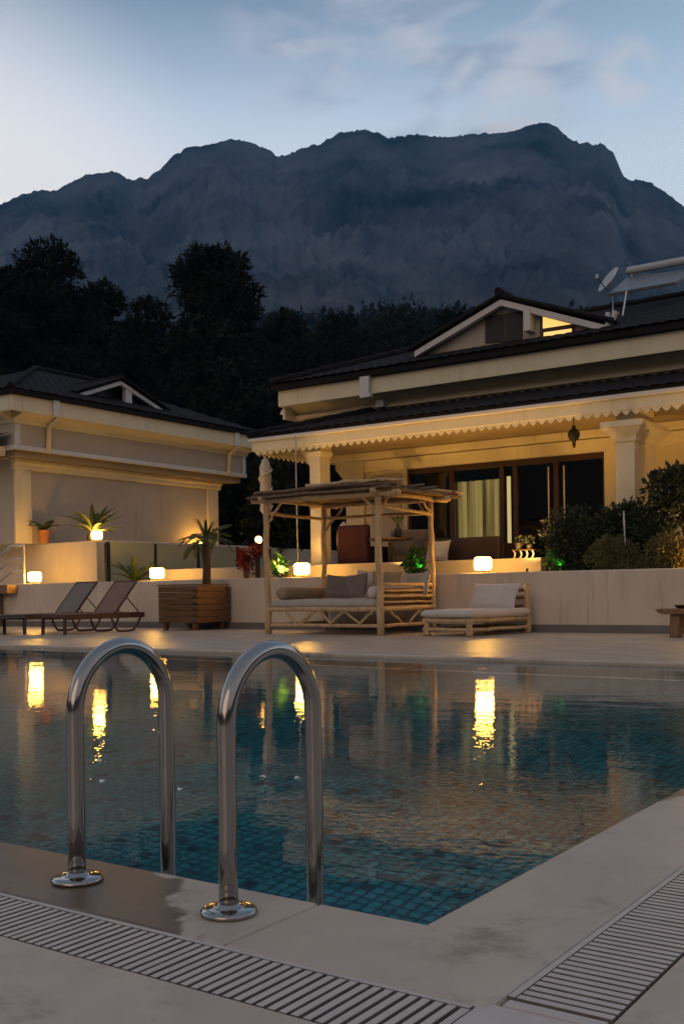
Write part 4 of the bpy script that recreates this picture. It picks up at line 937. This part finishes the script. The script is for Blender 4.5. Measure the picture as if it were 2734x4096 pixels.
for k in range(11): a = 2*pi*k/11*2.7; strap(mb, c + Vector((0, 0, .30)), (cos(a), sin(a), random.uniform(.5, 1.6)), random.uniform(.4, .55), .15, random.uniform(.7, 1.3))
mb.build('leaves', m_leafp, T)
c = at(75, 2160, Y=17.1); c.z = 1.955
T = thing('potted_plant', 'bushy dark plant in a black pot at the left picture edge', 'plant', c)
MB().lathe([(.11, 0), (.15, .24), (.16, .24), (.16, .27), (.12, .27), (.02, .25)], c, 18).build('pot', m_black, T)
mb = MB()
for k in range(34): a = 2*pi*k/34*5.3; strap(mb, c + Vector((0, 0, .25)), (cos(a), sin(a), random.uniform(.4, 1.8)), random.uniform(.5, .8), .16, random.uniform(.9, 1.6))
mb.build('leaves', m_leafd, T)
c = at(540, 2300, Y=16.15); c.z = .93
T = thing('agave', 'spiky dark agave behind the lantern on the left wall', 'agave', c)
mb = MB()
for k in range(16): a = 2*pi*k/16*2.3; strap(mb, c, (cos(a), sin(a), random.uniform(.6, 2.0)), random.uniform(.6, .85), .13, random.uniform(.5, 1.3))
mb.build('leaves', m_leafp, T)
def plant(name, label, cat, c, rad, n, size, mat, group=None, stem=True, base=.93, blobs=5):
    T = thing(name, label, cat, (c[0], c[1], base), group=group)
    if stem:
        mb = MB()
        for k in range(5):
            a = 2*pi*k/5; mb.tube([(c[0] + .03*cos(a), c[1] + .03*sin(a), base), (c[0] + rad[0]*.3*cos(a), c[1] + rad[1]*.3*sin(a), c[2]), (c[0] + rad[0]*.6*cos(a), c[1] + rad[1]*.6*sin(a), c[2] + rad[2]*.5)], [.018, .013, .006], 6)
        mb.build('stem', m_bark, T)
    mb = MB()
    for k in range(blobs):
        d = rvec(); cc = (c[0] + d.x*rad[0]*.45, c[1] + d.y*rad[1]*.45, max(base + rad[2]*.4, c[2] + d.z*rad[2]*.45)); f = random.uniform(.5, .75)
        leaves(mb, cc, (rad[0]*f, rad[1]*f, rad[2]*f), n//blobs, size)
    mb.build('leaves', mat, T); return T
c = at(985, 2240, Y=16.15); plant('flowering_shrub', 'red leaved shrub left of the canopy bed', 'shrub', c, (.20, .2, .27), 520, .075, m_leafr)
c = at(1030, 2200, Y=16.3); plant('flowering_shrub', 'smaller dull red shrub just behind the left bed post', 'shrub', c, (.13, .16, .18), 260, .07, m_leafr)
g1 = at(1120, 2262, Y=16.2); plant('green_plant', 'small plant lit bright green inside the bed frame, at left', 'plant', g1, (.15, .15, .24), 160, .14, m_leafg, 'plants lit by green spotlights')
g2 = at(1660, 2250, Y=15.85); plant('green_plant', 'plant lit bright green by the right back bed post', 'plant', g2, (.2, .13, .28), 220, .15, m_leafg, 'plants lit by green spotlights')
g3 = at(2228, 2238, Y=16.15); plant('green_plant', 'small plant lit bright green under the dark bushes', 'plant', g3, (.2, .18, .22), 260, .11, m_leafg, 'plants lit by green spotlights')
for x, y, tgt, lb in ((1135, 2296, g1, 'tiny green spotlight inside the bed frame at left'), (1690, 2290, g2, 'tiny green spotlight by the right back bed post'), (2245, 2272, g3, 'tiny green spotlight under the dark bushes')):
    p = at(x, y, Y=15.99 if tgt is not g2 else 15.72); spotlight((p.x, p.y, .93 if tgt is not g2 else .977), tgt, lb, 9.0, (.10, 1, .14), 70)
# dark garden behind the wall at right
c = at(2300, 2160, Y=16.2); plant('shrub', 'loose dark shrub with paler tips right of the third wall lantern', 'shrub', c, (.62, .3, .55), 3200, .09, m_leafd, blobs=9)
c = at(2480, 2115, Y=16.35); plant('shrub', 'tall dense dark shrub in front of the big porch pier', 'shrub', c, (.74, .3, .54), 4500, .085, m_leafd, blobs=10)
c = at(2610, 2150, Y=16.3); plant('shrub', 'dark shrub right of the porch pier', 'shrub', c, (.42, .3, .42), 2400, .085, m_leafd, blobs=7)
c = at(2455, 2225, Y=15.98); plant('clipped_shrub', 'rounded olive clipped shrub on the wall below the dark shrubs', 'shrub', c, (.44, .27, .37), 6500, .05, m_leafo, blobs=6, group='clipped shrubs on the garden wall')
c = at(2700, 2215, Y=15.98); plant('clipped_shrub', 'rounded olive clipped shrub at the right picture edge', 'shrub', c, (.44, .27, .40), 6500, .05, m_leafo, blobs=6, group='clipped shrubs on the garden wall')
c = at(2720, 1960, Y=16.6); T = thing('small_tree', 'small dark tree hanging over the right edge beside the porch', 'tree', (c.x + .1, 16.6, .93))
MB().tube([(c.x + .1, 16.6, .93), (c.x + .06, 16.6, 1.6), (c.x, 16.6, 2.4)], [.06, .05, .03], 8).build('trunk', m_bark, T)
mb = MB()
for k in range(9): d = rvec(); leaves(mb, c + Vector((d.x*.3, d.y*.25, d.z*.35)), (.32, .3, .34), 260, .12)
mb.build('crown', m_leafd, T)
p = at(2500, 2090, Y=16.0); tag(MB().tube([(p.x, 16.0, .93), (p.x - .03, 16.0, p.z + .18)], .014, 8).build('plant_stake', m_tank), 'pale thin stake standing in front of the dark shrub', 'stake')

# closed parasol behind the bed
p = at(1060, 1825, Y=18.); T = thing('folded_parasol', 'tall closed white parasol tied with a spiral strap behind the canopy bed', 'parasol', (p.x, 18., .93))
MB().tube([(p.x, 18, .98), (p.x, 18, 3.72)], .022, 10).build('pole', m_tank, T, smooth=True)
MB().lathe([(.25, .93), (.25, .97), (.05, 1.0), (.03, 1.12), (.01, 1.12)], (p.x, 18, 0), 20).build('base', m_skirt, T)
mb = MB(); n = 24; vs = []
for z, q in ((3.64, .02), (3.60, .07), (3.45, .115), (3.2, .125), (2.95, .115), (2.7, .125), (2.5, .12), (2.42, .06)):
    for k in range(n): a = 2*pi*k/n + (3.6 - z)*1.6; w_ = q*(1 + .16*cos(6*a)); vs.append((p.x + w_*cos(a), 18 + w_*sin(a), z + .015*sin(3*a)))
mb.add(vs, [(i*n+k, i*n+(k+1) % n, (i+1)*n+(k+1) % n, (i+1)*n+k) for i in range(7) for k in range(n)]); mb.build('canopy', m_clothw, T, smooth=True)
pts = [(p.x + .140*cos(t), 18 + .140*sin(t), 2.55 + .95*t/(2*pi*2.4)) for t in [2*pi*2.4*i/80 for i in range(81)]]
MB().tube(pts, .02, 6).build('strap', m_trim, T, smooth=True)

# porch furniture
def armchair(loc, rz, label, mat, w=.85, h=.95, cat='armchair', nm='armchair', wide=1):
    T = thing(nm, label, cat, loc, rz); 
    MB().box(-w/2 + .1, w/2 - .1, -.35, .28, .12, .42).build('seat', mat, T, bevel=.04, local=True)
    MB().box(-w/2, w/2, .285, .43, .1, h).build('backrest', mat, T, bevel=.05, local=True)
    for s in (-1, 1): MB().box(s*(w/2 - .045) - .05, s*(w/2 - .045) + .05, -.36, .28, .1, .6).build('arm', mat, T, bevel=.03, local=True)
    for x in (-w/2 + .08, w/2 - .08):
        for y in (-.3, .36): MB().box(x - .03, x + .03, y - .03, y + .03, 0, .1).build('leg', m_brown, T, local=True)
    return T
q = at(1455, 2200, Y=17.6); armchair((q.x, 17.6, .985), 3.14, 'maroon high backed armchair on the porch seen through the bed frame', m_maroon, .74, 1.02)
q = at(1640, 2180, Y=18.1); armchair((q.x, 18.1, .985), .5, 'grey porch armchair seen behind the right bed post', m_clothd, .85, .95)
q = at(1860, 2200, Y=18.2); armchair((q.x, 18.4, .985), 3.14, 'dark brown porch sofa in front of the lit curtain', m_brown, 1.7, .72, 'sofa', 'sofa')
q = at(1745, 2165, Y=17.7); soft('cushion', (q.x, 17.75, 1.46), .5, .42, .16, rot('X', 70), m_clothw, 'pale cushion at the left end of the porch sofa', 'cushion', None)
q = at(1375, 2150, Y=17.5); T = thing('folded_parasol', 'folded white parasol standing beside the maroon armchair', 'parasol', (q.x, 17.5, .985))
MB().tube([(q.x, 17.5, .985), (q.x, 17.5, 2.12)], .018, 8).build('pole', m_woodd, T)
mb = MB(); n = 18; vs = []
for z, r in ((2.1, .02), (1.98, .10), (1.75, .12), (1.5, .10), (1.3, .03)):
    for j in range(n): a = 2*pi*j/n; vs.append((q.x + r*(1 + .3*(j % 2))*cos(a), 17.5 + r*(1 + .3*(j % 2))*sin(a), z))
mb.add(vs, [(i*n+j, i*n+(j+1) % n, (i+1)*n+(j+1) % n, (i+1)*n+j) for i in range(4) for j in range(n)]); mb.build('canopy', m_clothw, T, smooth=True)
T = thing('porch_table', 'dark round porch table between the chairs', 'table', (at(1560, 2200, Y=17.4).x, 17.4, .985)); c = ORG[T].translation
MB().lathe([(.02, .70), (.42, .70), (.42, .735), (.02, .735)], c, 24).build('table_top', m_brown, T); MB().tube([c, c + Vector((0, 0, .7))], .04, 10).build('leg', m_brown, T)
MB().lathe([(.22, 0), (.22, .02), (.03, .05)], c, 20).build('base', m_brown, T)
c = at(1590, 2120, Y=17.4); c.z = 1.72
T = thing('vase', 'dark vase with twigs on the porch table', 'vase', c); MB().lathe([(.05, 0), (.08, .06), (.07, .16), (.03, .22), (.04, .26), (.035, .26), (.02, .2)], c, 16).build('body', m_black, T, smooth=True)
mb = MB()
for k in range(9): a = 2*pi*k/9; strap(mb, c + Vector((0, 0, .24)), (cos(a)*.6, sin(a)*.6, 1), random.uniform(.2, .4), .07, .8)
mb.build('twigs', m_leafd, T)
# low plant table on the parapet end
c = at(2095, 2243, Y=16.6); c.z = 1.226
T = thing('plant_table', 'tiny low table with pale curved legs and dark pots on the parapet end', 'table', c)
def V3(x, y, z): return c + Vector((x, y, z))
MB().box(c.x - .2, c.x + .2, c.y - .07, c.y + .07, c.z + .13, c.z + .15).build('table_top', m_brown, T, bevel=.006)
for x in (-.17, -.05, .06, .17): MB().tube([V3(x, -.05, .13), V3(x + .03, -.06, .08), V3(x + .02, -.055, .03), V3(x - .01, -.05, 0)], [.014, .012, .011, .014], 8).build('leg', m_trim, T, smooth=True)
for x, s in ((-.1, 1), (.1, .85)):
    p_ = MB().lathe([(.045*s, .151), (.055*s, .155), (.065*s, .24*s + .02), (.055*s, .24*s + .02), (.02, .2)], c + Vector((x, 0, 0)), 14).build('pot', m_black, T)
    mb = MB(); leaves(mb, c + Vector((x, 0, .30)), (.09*s, .07, .07), 60, .05); mb.build('leaves', m_leafd, T)
# white plastic chair at right
q = at(2642, 2010, Y=17.0); T = thing('plastic_chair', 'white plastic chair with slotted back beside the porch pier', 'chair', (q.x, 17., q.z - .72))
x, z = q.x, q.z - .72
mb = MB()
for dx in (-.17, -.055, .055, .17): mb.box(x + dx - .025, x + dx + .025, 16.98, 17.0, z + .44, z + .80)
mb.box(x - .2, x + .2, 16.98, 17.005, z + .802, z + .87); mb.build('backrest', m_white, T, bevel=.008)
MB().box(x - .21, x + .21, 16.55, 16.975, z + .40, z + .43).build('seat', m_white, T, bevel=.012)
for dx in (-.19, .19):
    for y in (16.58, 16.96): MB().box(x + dx - .022, x + dx + .022, y - .02, y + .02, z, z + .399).build('leg', m_white, T, bevel=.005)
MB().box(x - 1.0, x + 1.0, 16.75, 18, .985, z).build('porch_step', m_plaster)['kind'] = 'structure'
# rustic bench at the right edge
bp = at(2690, 2435, Y=14.55); bz = bp.z; lx = bp.x; x0 = at(2632, 2435, Y=14.55).x
T = thing('log_bench', 'rustic plank bench with a thick slanted leg cut by the right edge', 'bench', (lx, 14.5, 0))
mb = MB(); mb.prism([(x0, bz), (x0 + 1.6, bz + .01), (x0 + 1.6, bz - .07), (x0 + .14, bz - .075), (x0 + .05, bz - .05)], 'y', 14.35, 14.75); mb.build('seat', m_woodd, T, bevel=.012)
for dx in (.05, 1.15): mb = MB(); mb.prism([(lx + dx - .06, bz - .075), (lx + dx + .09, bz - .075), (lx + dx + .04, 0), (lx + dx - .07, 0)], 'y', 14.42, 14.66); mb.build('leg', m_woodd, T, bevel=.012)
c = Vector((at(2725, 2428, Y=14.55).x, 14.55, bz + .004)); tag(MB().lathe([(.05, 0), (.09, .02), (.10, .05), (.09, .05), (.06, .025), (.01, .02)], c, 20).build('bowl', m_black, smooth=True), 'dark shallow bowl on the bench at the right edge', 'bowl')

# unseen warm spotlights added in the beds to light the house fronts from below
for x, e, tx in ((-12.6, 210, -12.4), (-10.1, 210, -10.2), (-7.4, 220, -8.0), (-5.0, 250, -6.2), (-3.0, 210, -4)):
    spotlight((x, 16.05, .93), (tx, 17.7, 4.6), 'added unseen spotlight in the planting bed at %s' % {-12.6: 'the left porch column', -10.1: 'the back of the canopy bed', -7.4: 'the low daybed', -5.0: 'the clipped shrubs', -3.0: 'the far right, outside the picture'}[x], e)
spotlight((-19.0, 17.6, 1.945), (-19.6, 17.7, 5), 'added unseen spotlight at the foot of the left villa near its pilaster', 5)
spotlight((-19.2, 20.0, 1.945), (-19.7, 20.1, 5), 'added unseen spotlight at the foot of the left villa by its blank wall', 5)

# ------------------------------------------------------------------ trees, woodland, mountain
def clump(mb, c, rad, n, size, asp=.45):
    leaves(mb, c, [q*.86 for q in rad], n, size, .2, asp=asp)
    leaves(mb, c, [q*1.06 for q in rad], int(n*2.6), size*.36, .78, asp=asp)
def ground_pt(x, d): r = ray(x, 2365); return Vector((r.x*d, r.y*d, 0))
def broadleaf(label, x, ytop, halfpx, d, n=6500, group='dark trees behind the villas', size=.50):
    b = ground_pt(x, d); ht = CAM_H + (HY0 - ytop) / F_PX * d - .0; rw = halfpx / F_PX * d
    T = thing('broadleaf_tree', label, 'tree', (b.x, b.y, .5), group=group); mb = MB()
    mb.tube([b + Vector((0, 0, .5)), b + Vector((.2, 0, ht*.3)), b + Vector((.1, .2, ht*.6)), b + Vector((0, 0, ht*.85))], [ht*.03, ht*.024, ht*.014, ht*.004], 10)
    for k in range(7):
        a = random.uniform(0, 6.28); z = ht*random.uniform(.25, .6); mb.tube([b + Vector((0, 0, z)), b + Vector((cos(a)*rw*.4, sin(a)*rw*.4, z + ht*.12)), b + Vector((cos(a)*rw*.75, sin(a)*rw*.75, z + ht*.2))], [ht*.01, ht*.006, ht*.002], 6)
    mb.build('trunk', m_bark, T); mb = MB(); k = 22
    for i in range(k):
        t = (i + .5) / k; z = ht * (.12 + .80*t); wz = rw * (1.1 - max(0, t - .45)**1.4 * 1.5); a = 2.4*i + random.uniform(-.4, .4); rr = wz * random.uniform(.45, .72)
        if i == k - 1: rr = 0; z = ht*.93
        s = rw * random.uniform(.38, .54) * (.72 if t > .75 else 1)
        clump(mb, b + Vector((cos(a)*rr, sin(a)*rr, z)), (s, s, s*.8), n//k, size)
    mb.build('crown', m_leaff, T); return T
def pine(label, x, ytop, halfpx, d, group='dark trees behind the villas'):
    b = ground_pt(x, d); ht = CAM_H + (HY0 - ytop) / F_PX * d; rw = halfpx / F_PX * d
    T = thing('pine_tree', label, 'tree', (b.x, b.y, .5), group=group); mb = MB()
    mb.tube([b + Vector((0, 0, .5)), b + Vector((.15, 0, ht*.5)), b + Vector((0, 0, ht*.97))], [ht*.026, ht*.017, ht*.004], 10)
    cr = MB(); z = ht*.16
    while z < ht*.97:
        t = z/ht; w0 = rw * (1.4 if t < .60 else 1.15 if t < .72 else .98 if t < .82 else 1.08 if t < .92 else .6) * random.uniform(.8, 1.05)
        for k in range(6):
            a = random.uniform(0, 6.28); p0 = b + Vector((0, 0, z)); p1 = p0 + Vector((cos(a)*w0*.55, sin(a)*w0*.55, w0*.10)); p2 = p0 + Vector((cos(a)*w0*.88, sin(a)*w0*.88, w0*.32))
            mb.tube([p0, p1, p2], [ht*.006, ht*.004, ht*.0015], 5)
            for q, f in ((p1, .3), (p2, .24), (p0.lerp(p1, .5), .26)): clump(cr, q, (rw*f*1.15, rw*f*1.15, rw*f*.72), 52, .46, .3)
        z += ht*.052
    clump(cr, b + Vector((rw*.2, 0, ht*.955)), (rw*.4, rw*.4, rw*.2), 160, .42, .3)
    mb.build('trunk', m_bark, T); cr.build('crown', m_leaff, T); return T
pine('tall dark pine with a ragged flat top behind the gap between the villas', 880, 975, 165, 46)
broadleaf('tall broad dark tree crowned highest at the left behind the small villa', 205, 958, 330, 48, 10000)
broadleaf('dark tree at the very left edge of the picture behind the small villa', -20, 1030, 260, 44)
broadleaf('lower dark tree sloping down to the right of the tallest left tree', 430, 1095, 230, 52)
broadleaf('low dark tree in the dip between the tall tree and the pine', 610, 1165, 230, 60)
broadleaf('dark tree just right of the pine', 1150, 1225, 260, 58)
broadleaf('dark tree above the left end of the large villa roof', 1370, 1245, 300, 64)
broadleaf('dark tree left of the lit gable', 1600, 1240, 320, 70)
broadleaf('dark tree behind the peak of the lit gable', 1830, 1215, 260, 74)
for x, yt, hw, Y, lb in ((985, 1800, 130, 25.5, 'dark bush in the gap beside the left villa'), (1090, 1850, 120, 24, 'dark bush behind the tall closed parasol'), (1215, 1820, 110, 25.5, 'dark bush behind the left porch column'), (1350, 1850, 110, 27, 'dark bush seen between the porch columns')):
    p = at(x, yt, Y=Y); hz = p.z - .9; d = p.x*FX + p.y*FY; rw = hw/F_PX*d
    plant('bush', lb, 'bush', (p.x, p.y, .9 + hz*.5), (rw, rw, hz*.55), 1300, .34, m_leaff, 'dark bushes between the villas', blobs=9)

def polar(name, mat, a0, a1, na, rs, hf, kind='structure'):
    vs = []; fs = []; nr = len(rs)
    for i in range(na + 1):
        az = a0 + (a1 - a0)*i/na
        dx = FX*cos(az) + RX*sin(az); dy = FY*cos(az) + RY*sin(az)
        for r in rs: vs.append((dx*r, dy*r, hf(az, r)))
    for i in range(na):
        for j in range(nr - 1): fs.append((i*nr+j, (i+1)*nr+j, (i+1)*nr+j+1, i*nr+j+1))
    return MB().add(vs, fs).build(name, mat, smooth=True)
def hill_h(az, r):
    base = max(0, r - 44) * .268 * (1 + .05*sin(az*9 + 1)) - .2
    return base + (2.5*noise.noise((az*14, r*.012, 0)) * min(1, max(0, r - 44)/40))
polar('hillside', m_soil, radians(-42), radians(42), 90, [40 + 8*i for i in range(45)], hill_h)['kind'] = 'structure'
mb = MB()
for k in range(1900):
    az = radians(random.uniform(-36, 36)); r = 75 + 310*random.random()**.8; s = random.uniform(2.6, 4.6) * (.8 + r/700)
    x, y = (FX*cos(az) + RX*sin(az))*r, (FY*cos(az) + RY*sin(az))*r
    leaves(mb, (x, y, hill_h(az, r) + s*.6), (s, s, s*random.uniform(.9, 1.35)), 46, s*.42, .45, asp=.7)
o = mb.build('woodland', m_leaff); o['kind'] = 'stuff'

RIDGE = [(-900, 640), (-500, 585), (-200, 540), (0, 470), (30, 455), (80, 437), (130, 437), (150, 425), (200, 400), (260, 393), (300, 412), (340, 408), (365, 390), (400, 355), (430, 338), (490, 330), (530, 318), (580, 328), (620, 345), (632, 360), (665, 352), (700, 337), (735, 330), (780, 303), (840, 298), (870, 305), (890, 318), (940, 308), (990, 312), (1030, 315), (1080, 307), (1130, 306), (1180, 300), (1215, 287), (1250, 280), (1275, 290), (1300, 315), (1330, 328), (1385, 332), (1405, 350), (1430, 405), (1445, 415), (1475, 412), (1510, 430), (1568, 475), (1750, 590), (2000, 660), (2500, 760)]
PR = []
for x, y in RIDGE:
    r = ray(x*1.7436, y*1.7436); PR.append((math.atan2(r.x*RX + r.y*RY, r.x*FX + r.y*FY), r.z / math.hypot(r.x, r.y)))
def elev(az):
    if az <= PR[0][0]: return PR[0][1]
    for (a, e), (b, g) in zip(PR, PR[1:]):
        if a <= az <= b: return e + (g - e)*(az - a)/(b - a)
    return PR[-1][1]
RR = 1500.
def mtn(az, r):
    e = elev(az) + .0022*noise.noise((az*160, 3, 0)) + .0016*noise.noise((az*420, 7, 0))
    if r > RR: return CAM_H + e*RR - (r - RR)*.75
    t = max(0, (r - 400) / (RR - 400))
    n1 = noise.fractal(Vector((az*6 + r*.0006, r*.0022, 0)), .9, 2.1, 7)
    n2 = noise.ridged_multi_fractal(Vector((az*15 - r*.0020, r*.0050, 4)), .9, 2.1, 5, 1., 2.)
    amp = min(1, 4*t) * min(1, (1 - t)*5)
    tau = e*(.42 + .575*t**.85) + amp*(n1*.030 + (n2 - 1.1)*.019 + (noise.ridged_multi_fractal(Vector((az*60 + r*.010, r*.013 - az*20, 9)), .8, 2.2, 4, 1., 2.) - 1.1)*.0055)
    tau = min(tau, e*(.93 + .068*t)) if t < 1 else e
    return CAM_H + r*tau
rs = [400 + 11*i for i in range(100)] + [RR, RR + 12, RR + 40, RR + 120, RR + 220]
m_rock = M('mountain rock and scrub', (.014, .019, .024), .95, .4, .0075, 1., .035, dist=14., spec=.05, var2=(.085, .095, .108))
polar('mountain', m_rock, radians(-34), radians(34), 760, rs, mtn)['kind'] = 'structure'

# unseen low dark hills added behind the pool to darken the steel's reflections
def back_h(az, r): return max(0, r - 160) * (.24 + .06*sin(az*5) + .05*noise.noise((az*6, 2, 0))) - .2
polar('added_hills', m_soil, radians(44), radians(316), 120, [150, 200, 260, 330, 400, 480], back_h)['kind'] = 'structure'
# evening haze in the air
hz = bpy.data.materials.new('haze'); hz.use_nodes = True; nt = hz.node_tree; nt.nodes.remove(nt.nodes['Principled BSDF'])
pv = nd(nt, 'ShaderNodeVolumePrincipled'); pv.inputs['Color'].default_value = (.14, .48, 1, 1); pv.inputs['Density'].default_value = .00019; pv.inputs['Anisotropy'].default_value = 0
nt.links.new(pv.outputs[0], nt.nodes['Material Output'].inputs['Volume'])
o = MB().box(-1780, 1780, -1780, 1780, -2.5, 830).build('haze', hz); o['kind'] = 'stuff'

sc.view_settings.view_transform = 'Standard'; sc.view_settings.look = 'None'; sc.view_settings.exposure = 0; sc.view_settings.gamma = 1
sc.cycles.max_bounces = 8; sc.cycles.transmission_bounces = 6; sc.cycles.glossy_bounces = 4; sc.cycles.diffuse_bounces = 3
sc.cycles.sample_clamp_indirect = 4.0
